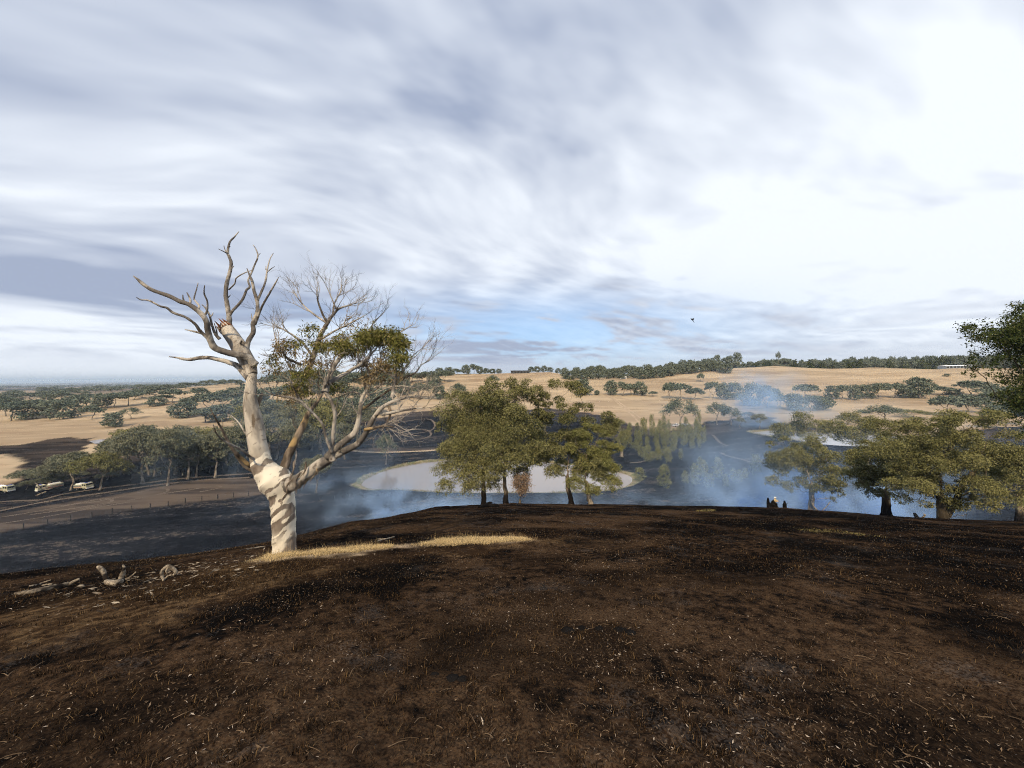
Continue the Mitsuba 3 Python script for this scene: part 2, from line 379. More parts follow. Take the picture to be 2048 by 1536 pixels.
scene['dam_water'] = {'type': 'bumpmap', 'arbitrary': proc(ripple, eps=0.02), 'scale': 1.0, 'bsdf': {'type': 'principled', 'base_color': proc(lambda p, n, uv: mix((0.165, 0.135, 0.11), (0.27, 0.24, 0.215), smoothstep(-34.0, -2.0, p.x + 22 * (fbm(p.x * .05, p.y * .09, 1.0, 3) - .5)))), 'roughness': 0.06, 'specular': 0.8}}
scene['sea_water'] = {'type': 'principled', 'base_color': {'type': 'rgb', 'value': [0.16, 0.24, 0.33]}, 'roughness': 0.7, 'specular': 0.2}


def sheet(poly, z):
    m = trimesh.creation.triangulate_polygon(poly, engine='earcut')
    v2, f2 = m
    V = np.column_stack([v2, np.full(len(v2), z)])
    n = np.cross(V[f2[:, 1]] - V[f2[:, 0]], V[f2[:, 2]] - V[f2[:, 0]])[:, 2]
    f2 = np.where((n < 0)[:, None], f2[:, ::-1], f2)
    return V, f2


scene['pond_water'] = {'type': 'bumpmap', 'arbitrary': proc(ripple, eps=0.02), 'scale': 0.5, 'bsdf': {'type': 'principled', 'base_color': {'type': 'rgb', 'value': [0.24, 0.235, 0.23]}, 'roughness': 0.05, 'specular': 1.0}}
for key, poly, z, lab in (('pond', DAM, WATER, 'large muddy farm dam in the burnt valley behind the middle trees'), ('pond_001', POND2, POND, 'smaller silvery dam behind the trees at the right')):
    single(key, sheet(poly.buffer(0.05), z), 'dam_water' if key == 'pond' else 'pond_water')
    labels[key] = {'label': lab, 'category': 'water', 'kind': 'structure'}
    TAKEN['pond'] = 1
g3 = ground(196, 885, 60)
POND3 = shapely.Polygon(ground_poly([(178, 884), (198, 880.5), (213, 880), (207, 887), (190, 889)], n=4)).buffer(0)
single('pond_002', sheet(POND3, gz(*POND3.centroid.coords[0]) + 0.45), 'dam_water')
labels['pond_002'] = {'label': 'tiny pale green dam on the edge of the golden field at the far left', 'category': 'water', 'kind': 'structure'}
aa = np.radians(np.linspace(-80, 80, 41))
rs = np.array([15000., 25000, 45000, 80000])
VV = np.array([(r * math.sin(a), r * math.cos(a), -82.) for r in rs for a in aa])
fs = []
for a in range(len(rs) - 1):
    for b in range(40): o = a * 41 + b; fs += [[o, o + 41, o + 42], [o, o + 42, o + 1]]
fs = np.array(fs)[:, ::-1]
single('sea', (VV, fs), 'sea_water')
labels['sea'] = {'label': 'thin strip of pale blue sea on the horizon at the left', 'category': 'sea', 'kind': 'structure'}
# ---------------------------------------------------------------- tree materials
def leaf_mat(a, b, c):
    def fn(p, n, uv):
        t = noise(p.x / 7, p.y / 7, p.z / 7)
        col = mix(a, b, dr.clip(0.55 * uv.y + 0.45 * uv.x + 0.5 * (t - 0.5), 0, 1))
        return mix(col, c, smoothstep(0.80, 0.97, uv.x) * 0.7)
    return {'type': 'twosided', 'b': {'type': 'diffuse', 'reflectance': proc(fn)}}


scene['foliage_olive'] = leaf_mat((0.068, 0.076, 0.032), (0.272, 0.264, 0.112), (0.33, 0.31, 0.17))
scene['foliage_far'] = leaf_mat((0.078, 0.108, 0.086), (0.190, 0.220, 0.165), (0.26, 0.27, 0.20))  # paler and bluer than the leaves: distance haze put into the colour
scene['foliage_grey'] = leaf_mat((0.100, 0.114, 0.078), (0.230, 0.235, 0.160), (0.30, 0.29, 0.21))
scene['foliage_young'] = leaf_mat((0.12, 0.13, 0.045), (0.25, 0.25, 0.095), (0.33, 0.31, 0.15))
scene['foliage_dark'] = leaf_mat((0.034, 0.050, 0.018), (0.095, 0.118, 0.040), (0.16, 0.15, 0.07))
scene['foliage_dry'] = leaf_mat((0.17, 0.115, 0.075), (0.30, 0.21, 0.14), (0.36, 0.28, 0.2))


def bark_mat(a, b, char):
    def fn(p, n, uv):
        t = fbm(p.x * 2.2, p.y * 2.2, p.z * 0.7, 3)
        c = mix(a, b, smoothstep(0.38, 0.62, t))
        k = (1 - smoothstep(char * 0.6, char * 1.25, uv.y + 1.4 * (t - 0.5))) if char else mi.Float(0)
        return mix(c, (0.014, 0.012, 0.012), k)
    return {'type': 'twosided', 'b': {'type': 'diffuse', 'reflectance': proc(fn)}}


scene['bark_pale'] = bark_mat((0.13, 0.11, 0.085), (0.33, 0.29, 0.235), 0)
scene['bark_charred'] = bark_mat((0.15, 0.12, 0.09), (0.33, 0.28, 0.21), 2.4)
scene['bark_brown'] = bark_mat((0.055, 0.046, 0.034), (0.14, 0.118, 0.085), 0)


# ---------------------------------------------------------------- tree building
def colonize(N, par, attr, step, infl, kill, iters, rng, gnarl=0.35):
    """grows twigs from the nodes N (with parent indices) towards the attraction points"""
    N, par = [np.asarray(x, float) for x in N], list(par)
    attr = np.asarray(attr, float)
    for _ in range(iters):
        if not len(attr): break
        d, i = cKDTree(np.array(N)).query(attr)
        m = d < infl
        if not m.any():
            j = int(np.argmin(d)); m = np.zeros(len(d), bool); m[j] = True
        ids = i[m]
        pos = np.array(N)
        vec = attr[m] - pos[ids]; vec /= np.linalg.norm(vec, axis=1, keepdims=True) + 1e-9
        u, inv = np.unique(ids, return_inverse=True)
        acc = np.zeros((len(u), 3)); np.add.at(acc, inv, vec)
        acc = acc / (np.linalg.norm(acc, axis=1, keepdims=True) + 1e-9) + gnarl * rng.normal(size=(len(u), 3))
        acc /= np.linalg.norm(acc, axis=1, keepdims=True) + 1e-9
        new = pos[u] + acc * step
        for a, b in zip(u, new): N.append(b); par.append(int(a))
        d2, _ = cKDTree(new).query(attr)
        attr = attr[d2 > kill]
    return np.array(N), np.array(par)


def pipe_radii(par, r0, e=2.4, given=None):
    n = len(par)
    acc = np.zeros(n); R = np.zeros(n)
    for i in range(n - 1, -1, -1):
        R[i] = max(acc[i] ** (1 / e) if acc[i] > 0 else r0, r0)
        if given is not None and i < len(given): R[i] = max(R[i] if R[i] < given[i] else given[i], given[i])
        if par[i] >= 0: acc[par[i]] += R[i] ** e
    return R


def chains(par, R):
    n = len(par); kids = [[] for _ in range(n)]
    for i in range(n):
        if par[i] >= 0: kids[par[i]].append(i)
    out, todo = [], [(-1, i) for i in range(n) if par[i] < 0]
    while todo:
        a, i = todo.pop()
        c = [a, i] if a >= 0 else [i]
        while kids[i]:
            k = sorted(kids[i], key=lambda q: -R[q])
            todo += [(i, q) for q in k[1:]]
            i = k[0]; c.append(i)
        out.append(c)
    return out


def leaves(mb, clumps, n, L, W, rng, droop=0.7, tuft=18, up=0.35, shell=0.55, spread=0.22):
    """n leaf blades in tufts over the outer shell of each clump (x, y, z, rx, ry, rz)"""
    C = np.asarray(clumps, float)
    wgt = (C[:, 3] * C[:, 4] * C[:, 5]) ** 0.75
    cnt = np.maximum(1, (n * wgt / wgt.sum() / tuft).astype(int))
    ci = np.repeat(np.arange(len(C)), cnt)
    m = len(ci)
    d = rng.normal(size=(m, 3)); d[:, 2] += up; d /= np.linalg.norm(d, axis=1, keepdims=True)
    rr = shell + (1 - shell) * rng.random(m) ** 0.6
    cen = C[ci, :3] + d * C[ci, 3:] * rr[:, None]
    ti = np.repeat(np.arange(m), tuft)
    k = len(ti)
    sg = spread * C[ci, 3:].min(1)[ti][:, None]
    p = cen[ti] + rng.normal(size=(k, 3)) * sg * [1, 1, .8]
    ax = rng.normal(size=(k, 3)); ax /= np.linalg.norm(ax, axis=1, keepdims=True)
    ax = ax + [0, 0, -droop] + 0.35 * d[ti]; ax /= np.linalg.norm(ax, axis=1, keepdims=True)
    sd = np.cross(ax, rng.normal(size=(k, 3))); sd /= np.linalg.norm(sd, axis=1, keepdims=True)
    l = L * rng.uniform(.6, 1.3, k)[:, None]; w = W * rng.uniform(.6, 1.3, k)[:, None] / 2
    V = np.stack([p, p + ax * l * .5 + sd * w, p + ax * l, p + ax * l * .5 - sd * w], 1).reshape(-1, 3)
    b = np.arange(k)[:, None] * 4
    Fc = np.vstack([b + [0, 1, 2], b + [0, 2, 3]])
    uv = np.repeat(np.stack([rng.random(k), rng.random(m)[ti] * .45 + .55 * rng.random(len(C))[ci][ti]], 1), 4, 0)
    mb.add(V, Fc, uv)


def gum(seed, H, clumps, fork, trunk_r, lean=(0, 0), nleaf=4000, L=.5, W=.25, droop=.7, tuft=14, sides=6, step=None, twig=.03, base=(0, 0, 0), limbs=4, up=.35, shell=.55, spread=.22, gnarl=.3, z0=0.0, flare=1.35):
    """(wood, foliage) of one gum tree: a trunk to the fork, limbs grown to every clump of leaves"""
    rng = np.random.default_rng(seed)
    base = np.asarray(base, float)
    step = step or H / 22
    top = base + [lean[0], lean[1], fork]
    n = max(4, int(fork / step))
    P = [base + (top - base) * t + np.append(rng.normal(size=2) * .005 * H * math.sin(t * 3.1), 0) for t in np.linspace(0, 1, n)]
    par = [-1] + list(range(n - 1))
    C = np.asarray(clumps, float)
    att = np.vstack([C[:, :3] + [0, 0, -.25] * C[:, 3:] * 1.0] + [C[:, :3] + rng.normal(size=(len(C), 3)) * C[:, 3:] * .45 for _ in range(2)])
    N, par = colonize(P, par, att, step, H * .55, step * 1.3, 60, rng, gnarl)
    R = pipe_radii(par, twig)
    R = R * min(1.0, trunk_r / R[n - 1]) if R[n - 1] > trunk_r else R
    h = np.linspace(0, 1, n)
    R[:n] = np.maximum(trunk_r * (1 - .28 * h) * (1 + (flare - 1) * np.exp(-h * 9)), R[n - 1] if R[n - 1] < trunk_r else 0)
    wood, leaf = MB(), MB()
    for c in chains(par, R):
        rc = R[c].copy()
        if len(c) > 1 and c[0] != 0: rc[0] = min(rc[0], rc[1] * 1.25)
        if len(c) < 2: continue
        big = rc.max() > trunk_r * .3
        wood.add(*tube(N[c], rc, sides if big else max(3, sides - 3), lump=.22 if big else 0, seed=seed, z0=z0 if z0 else base[2], cap=big))
    leaves(leaf, C, nleaf, L, W, rng, droop, tuft, up, shell, spread)
    return wood, leaf


def crown_umbrella(rng, H, R, n, low=.45, flat=.5):
    out = []
    for i in range(n):
        a, q = rng.uniform(0, 2 * math.pi), math.sqrt((i + .5) / n) * .86
        z = H * (low + (1 - low) * (.86 - .55 * q * q + rng.uniform(-.16, .08)))
        r = R * rng.uniform(.26, .42)
        out.append((math.cos(a + i * 2.4) * q * R, math.sin(a + i * 2.4) * q * R, z, r, r, r * flat))
    return out


def crown_full(rng, H, R, n, low=.2):
    out = []
    for i in range(n):
        t = (i + .5) / n
        z = H * (low + (1 - low) * t * .93)
        w = R * math.sin(math.pi * (.22 + .70 * t)) ** .8
        a = i * 2.4 + rng.uniform(-.4, .4); q = w * rng.uniform(.45, .9)
        r = R * rng.uniform(.24, .40)
        out.append((math.cos(a) * q, math.sin(a) * q, z, r, r, r * .75))
    return out


def species(name, i, wood, leaf, bark, foliage):
    w, l = wood.mesh(), leaf.mesh()
    scene[name] = {'type': 'shapegroup', 'trunk': ply(w, bark, smooth=True, uv=wood.uv()), 'crown': ply(l, foliage, uv=leaf.uv())}
    return name


FAR, MID, SAP, PINE, THIN = [], [], [], [], []
for i in range(7):
    g = np.random.default_rng(100 + i)
    cl = crown_umbrella(g, 10, 5, 16 + 2 * i, low=(.30, .38, .22, .34, .42, .28, .36)[i], flat=(.6, .5, .8, .62, .5, .75, .55)[i]) if i % 3 != 2 else crown_full(g, 10, 4.6, 20, .14)
    FAR.append(species('far_gum_' + 'abcdefg'[i], i, *gum(100 + i, 10, cl, 2.2, .28, lean=(g.uniform(-.6, .6), 0), nleaf=2300, L=.85, W=.5, tuft=9, sides=5, step=.9, twig=.05, spread=.26), 'bark_pale', 'foliage_far'))
for i in range(6):
    g = np.random.default_rng(200 + i)
    cl = crown_umbrella(g, 10, 5, 26 + 2 * i, low=(.20, .34, .16, .26, .30, .22)[i], flat=(.4, .42, .5, .36, .42, .4)[i])
    MID.append(species('mid_gum_' + 'abcdef'[i], i, *gum(200 + i, 10, cl, 2.6, .26, lean=(g.uniform(-.9, .9), 0), nleaf=8000, L=.36, W=.19, tuft=12, sides=6, step=.55, twig=.028, spread=.24), 'bark_pale', 'foliage_grey' if i != 4 else 'foliage_olive'))
for i in range(5):
    g = np.random.default_rng(300 + i)
    cl = []
    for j in range(15):
        t = (j + .5) / 15; w = 2.1 * math.sin(math.pi * (.18 + .76 * t)) ** .9
        a = j * 2.4; r = g.uniform(.65, 1.05)
        cl.append((math.cos(a) * w * .7, math.sin(a) * w * .7, .9 + 8.6 * t, r, r, r * 1.2))
    SAP.append(species('sapling_' + 'abcde'[i], i, *gum(300 + i, 10, cl, 1.2, .11, nleaf=2300, L=.42, W=.2, tuft=8, sides=4, step=.7, twig=.03, droop=.3, spread=.3), 'bark_brown', 'foliage_young'))
for i in range(3):
    g = np.random.default_rng(400 + i)
    cl = [(math.cos(j * 2.4) * .9 * (1.15 - j / 16), math.sin(j * 2.4) * .9 * (1.15 - j / 16), 1.2 + 8.3 * j / 16, 1.5 * (1.12 - j / 16), 1.5 * (1.12 - j / 16), .8) for j in range(16)]
    PINE.append(species('pine_' + 'abc'[i], i, *gum(400 + i, 10, cl, 1.5, .2, nleaf=1500, L=.9, W=.5, tuft=7, sides=4, step=1.2, twig=.05, droop=.2, spread=.3), 'bark_brown', 'foliage_dark'))
for i in range(3):      # sparse open crowns on pale limbs
    g = np.random.default_rng(500 + i)
    cl = crown_umbrella(g, 10, 4.6, 26, low=.26, flat=.75)
    cl = [(a, b, c, d * .62, e * .62, f * .7) for a, b, c, d, e, f in cl]
    THIN.append(species('open_gum_' + 'abc'[i], i, *gum(500 + i, 10, cl, 2.4, .24, lean=(.5 - .5 * i, 0), nleaf=3800, L=.42, W=.2, tuft=9, sides=5, step=.6, twig=.04, spread=.4), 'bark_pale', 'foliage_far'))
WIDTH = {**{k: 10.6 for k in FAR}, **{k: 10.6 for k in MID}, **{k: 6.3 for k in SAP}, **{k: 4.0 for k in PINE}, **{k: 10.0 for k in THIN}}


def plant(key, sp, xyz, h, w, rot):
    k = w / WIDTH[sp]
    scene[key] = {'type': 'instance', 'to_world': T().translate([float(xyz[0]), float(xyz[1]), float(xyz[2]) - .15]).scale([k, k, h / 10.3]).rotate([0, 0, 1], rot), 'g': ref(sp)}


RG = np.random.default_rng(77)


def stand(rows, pool, name, label, group, category='tree', ypick=None):
    """rows of (u, v base, v top, width in pixels[, depth]); the label's {o} is the place in the stand counted from the left"""
    rows = sorted(rows, key=lambda r: r[0])
    for i, r in enumerate(rows):
        u, vb, vt, wp = r[:4]
        if len(r) > 4:
            Y = r[4]; p = at(u, vb, Y); p[2] = gz(p[0], p[1])
        else:
            p = ground(u, vb, 85.0); Y = p[1]
            if pool is MID: Y = Y * RG.uniform(.95, 1.12); p = at(u, vb, Y); p[2] = gz(p[0], p[1])
        h = at(u, vt, Y)[2] - p[2]
        key = thing(name, label.format(o=ordinal(i + 1)), category, group)
        sp = pool[int(RG.integers(len(pool)))] if len(r) < 6 else r[5]
        plant(key, sp, p, max(h, 1.2), wp / F * Y, RG.uniform(0, 360))


# the stand beyond the fence at the left, round the fire trucks
stand([(60, 985, 935, 74), (143, 983, 898, 96), (200, 983, 900, 90), (250, 968, 872, 80), (285, 968, 844, 104), (310, 967, 840, 112), (335, 960, 848, 84), (376, 955, 854, 100), (392, 953, 858, 80), (430, 952, 853, 92), (466, 948, 846, 104),
       (510, 940, 850, 90), (265, 950, 850, 90), (350, 942, 842, 96), (232, 955, 885, 70), (100, 978, 926, 60), (300, 945, 846, 90), (410, 938, 848, 90), (452, 934, 844, 90), (240, 938, 872, 80), (490, 926, 838, 90)],
      MID, 'gum_tree', 'olive gum standing over burnt ground beyond the fence, {o} from the left of that stand', 'gums beyond the fence at the left')
stand([(552, 914, 815, 96), (590, 925, 830, 84), (623, 918, 868, 80), (648, 925, 805, 100), (690, 925, 838, 76), (540, 905, 795, 84), (600, 905, 790, 104), (640, 900, 790, 90), (680, 890, 800, 90), (715, 880, 815, 70), (508, 900, 800, 76), (570, 890, 800, 90), (660, 880, 800, 90), (730, 868, 806, 60), (625, 880, 800, 80)],
      MID, 'gum_tree', 'gum seen behind the limbs of the big dead gum, {o} from the left there', 'gums behind the big dead gum')
stand([(u, 975 - (u - 60) * .085 + RG.uniform(-6, 6), 975 - (u - 60) * .085 - RG.uniform(16, 42), RG.uniform(22, 40)) for u in (52, 85, 97, 118, 124, 160, 214, 226, 262, 298, 322, 356, 365, 402, 418, 444, 476, 498)], [MID[0], MID[2], MID[5]], 'gum_shrub', 'low bushy gum between the taller trunks beyond the fence, {o} from the left', 'low gums between the trunks beyond the fence')
stand([(772, 929, 866, 48)], [THIN[0]], 'gum_tree', 'pale slender gum alone on charred ground left of the large dam', None)
stand([(632, 960, 905, 60, 120)], [MID[1]], 'gum_tree', 'small pale gum low behind the right limb of the big dead gum', None)
# trees across the golden fields at the left
stand([(12, 832, 792, 44), (22, 842, 803, 46), (42, 838, 800, 60), (66, 838, 798, 60), (95, 836, 796, 60), (126, 838, 797, 52), (184, 839, 810, 36), (150, 826, 790, 50), (205, 816, 786, 40), (228, 816, 784, 44), (256, 812, 781, 44), (172, 812, 786, 40),
       (120, 806, 782, 40), (20, 806, 784, 40), (62, 802, 784, 36), (95, 800, 781, 30)],
      FAR, 'field_gum', 'dark gum at the top of the golden field far left, {o} from the left there', 'gums along the top of the left golden field')
stand([(226, 854, 824, 40), (259, 840, 815, 44, None, None)][:1] + [(262, 838, 814, 40)], [FAR[2], THIN[1]], 'field_gum', 'gum alone in the left golden field beside the woodland, {o} of the two', 'two gums alone in the left field')
stand([(312, 812, 793, 40), (326, 806, 788, 36), (368, 835, 803, 60), (345, 806, 776, 40), (392, 820, 790, 50), (420, 826, 782, 60), (452, 820, 778, 56), (470, 812, 774, 50), (400, 800, 774, 40), (436, 842, 808, 56), (478, 838, 796, 60), (520, 826, 778, 60), (545, 815, 772, 60), (410, 846, 815, 50)],
      FAR, 'slope_gum', 'dark gum on the far slope left of the dead gum trunk, {o} from the left', 'gums on the far slope at the left')
stand([(284, 796, 776, 36), (300, 790, 772, 30), (318, 788, 773, 30), (335, 782, 768, 30), (355, 784, 768, 34), (372, 778, 764, 30), (268, 800, 780, 34), (390, 776, 765, 26)], FAR, 'slope_gum', 'small far gum in the dark belt below the plain, {o} from the left', 'far belt of gums below the plain')
stand([(408, 772, 760, 18), (420, 771, 759, 20), (434, 771, 761, 18), (448, 770, 760, 18), (464, 770, 758, 20), (478, 769, 759, 16), (520, 768, 757, 18), (532, 768, 758, 16)], FAR, 'skyline_gum', 'tiny dark gum on the skyline beside the dead trunk, {o} from the left', 'gums on the left skyline')
# the wooded slope behind the dead gum
rows = [(u + RG.uniform(-8, 8), v + RG.uniform(-5, 5), v - RG.uniform(34, 46), RG.uniform(40, 58)) for v, us in ((856, range(520, 700, 40)), (832, range(505, 760, 36)), (808, range(500, 800, 34)), (786, range(560, 830, 34))) for u in us]
stand(rows, FAR, 'hillside_gum', 'gum on the wooded slope behind the dead tree, {o} from the left', 'gums on the wooded slope behind the dead tree')
stand([(u, 764 + (i % 3) * 3, 741 + RG.uniform(-3, 5), 36) for i, u in enumerate(range(560, 900, 22))], FAR, 'hillside_gum', 'gum along the crest behind the dead tree, {o} from the left', 'gums along the crest behind the dead tree')
stand([(818, 797, 768, 36), (840, 800, 764, 44), (862, 799, 760, 46), (880, 798, 770, 30), (805, 790, 760, 40)], FAR + THIN, 'field_gum', 'grey gum on the pale hillside left of the middle trees, {o} from the left', 'grey gums on the hillside left of the middle trees')
# golden knoll in the middle
stand([(880, 752, 735, 24), (897, 751, 734, 26), (914, 750, 737, 20), (932, 749, 729, 22), (948, 748, 728, 24), (960, 748, 733, 18), (972, 747, 736, 18), (985, 747, 737, 18), (998, 747, 737, 14)], [FAR[2], FAR[5], FAR[0]], 'skyline_gum', 'gum on the bare skyline left of the dark shed, {o} from the left', 'gums on the skyline left of the shed')
stand([(1062, 745, 733, 16), (1074, 744, 732, 18), (1088, 744, 731, 16), (1100, 744, 734, 14), (1116, 745, 736, 14)], [FAR[2], FAR[5]], 'skyline_gum', 'tiny gum just right of the dark shed, {o} from the left', 'gums right of the shed')
stand([(917, 801, 765, 46), (986, 771, 749, 32)], THIN, 'field_gum', 'greyish gum behind the left middle tree, {o} of the two', 'two greyish gums behind the middle trees')
stand([(1166, 791, 757, 38)], [FAR[2]], 'field_gum', 'round bright green gum behind the middle trees', None)
stand([(1221, 790, 760, 32), (1246, 792, 763, 30), (1262, 790, 766, 26), (1280, 791, 763, 34)], FAR, 'field_gum', 'gum in the close clump on the golden slope, {o} from the left', 'clump of gums on the middle golden slope')
stand([(1194, 790, 780, 14), (1306, 793, 782, 18)], FAR, 'small_bush', 'small dark bush by the clump on the golden slope, {o} of the two', 'two small bushes on the golden slope', 'bush')
stand([(u + RG.uniform(-4, 4), 757 + RG.uniform(-1, 2) - max(0, (u - 1290)) * .115, 757 - max(0, (u - 1290)) * .115 - RG.uniform(16, 27), RG.uniform(18, 28)) for u in range(1132, 1440, 11)], [FAR[2], FAR[5]], 'ridge_gum', 'gum in the dark belt between the two hills, {o} from the left', 'belt of gums between the two hills')
stand([(u + RG.uniform(-4, 4), 0, 740 - max(0, (u - 1290)) * .14 - RG.uniform(2, 12), RG.uniform(18, 26), 640) for u in range(1150, 1480, 13)], [FAR[2], FAR[5], FAR[0]], 'ridge_gum', 'gum on the skyline behind the hill shoulder, {o} from the left', 'gums behind the hill shoulder')
# right golden hill
stand([(1451, 746, 727, 34)], [FAR[2]], 'field_gum', 'dark round gum alone high on the right golden hill', None)
stand([(1401, 764, 746, 15)], [FAR[0]], 'field_gum', 'small lone gum on the right golden hill below the round one', None)
stand([(1893, 753, 747, 12)], [FAR[2]], 'small_bush', 'tiny dark bush alone high on the right golden hill', None, 'bush')
stand([(1556, 731, 702, 11)], [THIN[2]], 'skyline_gum', 'tall thin bare-stemmed gum standing out of the far forest', None)
stand([(1340, 798, 764, 34), (1362, 799, 765, 36), (1390, 800, 775, 36), (1425, 798, 761, 30), (1446, 799, 765, 32), (1468, 799, 764, 36), (1505, 812, 765, 50), (1535, 814, 770, 44), (1560, 818, 786, 44), (1590, 821, 786, 46), (1612, 800, 767, 50), (1622, 822, 790, 50), (1648, 820, 792, 44),
       (1664, 798, 770, 30), (1686, 799, 768, 34), (1708, 800, 768, 24), (1732, 797, 768, 34), (1758, 798, 764, 40), (1790, 796, 764, 38), (1838, 796, 754, 58), (1815, 796, 772, 34), (1884, 790, 772, 36), (1908, 790, 776, 30), (1945, 792, 759, 60), (1985, 800, 770, 50)],
      FAR, 'row_gum', 'gum in the dark row across the right golden slope, {o} from the left', 'row of gums across the right golden slope')
stand([(1895, 833, 788, 50), (1930, 834, 786, 56), (1965, 836, 794, 40), (2010, 858, 806, 60), (2040, 850, 800, 56), (2075, 862, 806, 60), (1990, 830, 780, 60), (2030, 825, 770, 60)], FAR + [MID[2]], 'slope_gum', 'bluish green gum behind the big right tree, {o} from the left', 'gums behind the big right tree')
stand([(1360, 857, 795, 76)], [THIN[1]], 'gum_tree', 'grey open-crowned gum between the two white vehicles', None)
stand([(1434, 850, 803, 54), (1462, 850, 812, 40)], THIN, 'gum_tree', 'thin gum at the far edge of the burnt ground, {o} of the pair', 'pair of thin gums at the edge of the burn')
stand([(1495, 853, 822, 30), (1518, 854, 824, 30), (1480, 852, 832, 22)], MID, 'gum_tree', 'small gum in blue smoke by the right dam, {o} from the left', 'small gums in smoke by the right dam')
stand([(1765, 850, 808, 84, 215, THIN[0]), (1696, 852, 827, 44, 215), (1825, 850, 818, 60, 230)], MID, 'flat_gum', 'flat-topped gum beyond the right dam, {o} from the left', 'flat-topped gums beyond the right dam')
# young regrowth on the burnt valley side
rows = []
for i in range(150):
    u, v = RG.uniform(1228, 1412), RG.uniform(856, 926)
    if (u < 1270 and v > 900) or (u > 1366 and v > 898) or RG.random() < .3: continue
    rows.append((u, v, v - RG.uniform(12, 38), RG.uniform(8, 17)))
rows += [(1346, 905, 862, 22), (1296, 923, 888, 24), (1318, 921, 890, 18), (1384, 896, 878, 16), (1404, 880, 854, 16)]
stand(rows, SAP, 'sapling', 'young yellow-green gum in the regrowth thicket right of the middle trees, {o} from the left', 'regrowth gums right of the middle trees')
stand([(1279, 961, 934, 30), (1328, 976, 929, 36)], [SAP[1], SAP[3]], 'sapling', 'bushy young gum at the right end of the large dam, {o} of the two', 'two bushy young gums at the right end of the dam')
stand([(1371, 966, 940, 20), (1390, 970, 925, 28), (1408, 955, 918, 24), (1418, 976, 944, 26), (1436, 958, 912, 30), (1452, 972, 945, 18), (1400, 945, 912, 18), (1466, 962, 935, 20), (1478, 966, 938, 18), (1490, 958, 934, 16), (1512, 948, 906, 28)],
      SAP, 'sapling', 'pale young gum in the smoky hollow right of the dam, {o} from the left', 'young gums in the smoky hollow')

# far-off wood on the right skyline and scrub on the plain: read as one mass
labels['forest'] = {'label': 'dark far-off forest along the skyline of the right hill', 'category': 'forest', 'kind': 'stuff'}
n = 0
for row, (dv, Y0) in enumerate(((0, 640), (-3, 690), (-5, 745), (-6, 800))):
    for u in np.arange(1440 + 5 * row, 2080, 7.5):
        n += 1
        Y = Y0 + RG.uniform(-15, 15)
        p = at(u, 730, Y); p[2] = gz(p[0], p[1])
        vt = 722 - (u > 1700) * 3 - 5 * sstep(1750, 1900, u) + 9 * sstep(1560, 1440, u) + RG.uniform(-7, 6)
        h = at(u, vt, Y)[2] - p[2]
        sp = PINE[n % 3] if RG.random() < .55 else FAR[n % 7]
        plant(f'forest__{n:03d}', sp, p, max(h, 6), (11 if sp in PINE else 16), RG.uniform(0, 360))
labels['plain_scrub'] = {'label': 'dark scattered trees dotting the pale plain towards the sea', 'category': 'scrub', 'kind': 'stuff'}
for n in range(260):
    a = math.radians(RG.uniform(-56, -27)); r = math.exp(RG.uniform(math.log(900), math.log(6000)))
    x, y = r * math.sin(a), r * math.cos(a)
    sp = FAR[n % 7]
    plant(f'plain_scrub__{n + 1:03d}', sp, (x, y, gz(x, y)), RG.uniform(8, 15), RG.uniform(10, 24) * (1 + r / 2500), RG.uniform(0, 360))

# ---------------------------------------------------------------- the big trees on and just behind the ridge, each its own shape
def ridge_tree(label, u, Y, vb, fork_v, ells, tw, seed, bark, foliage, group=None, nleaf=20000, L=.34, W=.13, droop=.75, lean=0, n_clump=40, depth=.8, twig=.022, tuft=20, spread=.26, name='gum_tree', flare=1.3, stems=(), up=.45, shell=.6):
    """ells: (u, v, half width, half height, weight) of the parts of the crown, in the photograph's pixels at depth Y"""
    rng = np.random.default_rng(seed)
    b = at(u, vb, Y); b[2] = gz(b[0], b[1]) - .1
    fk = at(u + lean, fork_v, Y)
    m = Y / F
    cl = []
    wsum = sum(e[4] for e in ells)
    for eu, ev, ru, rv, w in ells:
        for i in range(max(1, round(n_clump * w / wsum))):
            a, q = rng.uniform(0, 2 * math.pi), math.sqrt(rng.random()) * .92
            cu, cv = eu + math.cos(a) * q * ru, ev + math.sin(a) * q * rv
            dy = rng.uniform(-1, 1) * ru * m * depth * math.sqrt(max(0, 1 - q * q * .8))
            c = at(cu, cv, Y); c = c + [0, dy, 0]
            r = min(ru, rv * 1.3) * m * rng.uniform(.28, .46)
            cl.append((*c, r * 1.15, r * 1.15, r * .75))
    H = abs(at(u, min(e[1] - e[3] for e in ells), Y)[2] - b[2])
    w, l = gum(seed, H, cl, fk[2] - b[2], tw / 2 * m, lean=(fk[0] - b[0], rng.uniform(-.3, .3)), nleaf=nleaf, L=L, W=W, droop=droop, tuft=tuft, sides=10, step=H / 30, twig=twig, base=b, spread=spread, gnarl=.34, z0=b[2], flare=flare, up=up, shell=shell)
    k = thing(name, label, 'tree', group)
    w.put(k, 'trunk', bark, True)
    for st in stems:                      # further stems from the same foot, (u, v, width)
        P_ = np.array([at(q[0], q[1], Y + .3) for q in st]); P_[0] = b + [(st[0][0] - u) * m, .2, 0]
        mb = MB(); mb.add(*tube(spline(P_, 5), np.interp(np.linspace(0, 1, (len(st) - 1) * 5 + 1), np.linspace(0, 1, len(st)), [q[2] * m / 2 for q in st]), 10, lump=.2, seed=seed, z0=b[2])); mb.put(k, 'trunk', bark, True)
    l.put(k, 'crown', foliage)
    return k


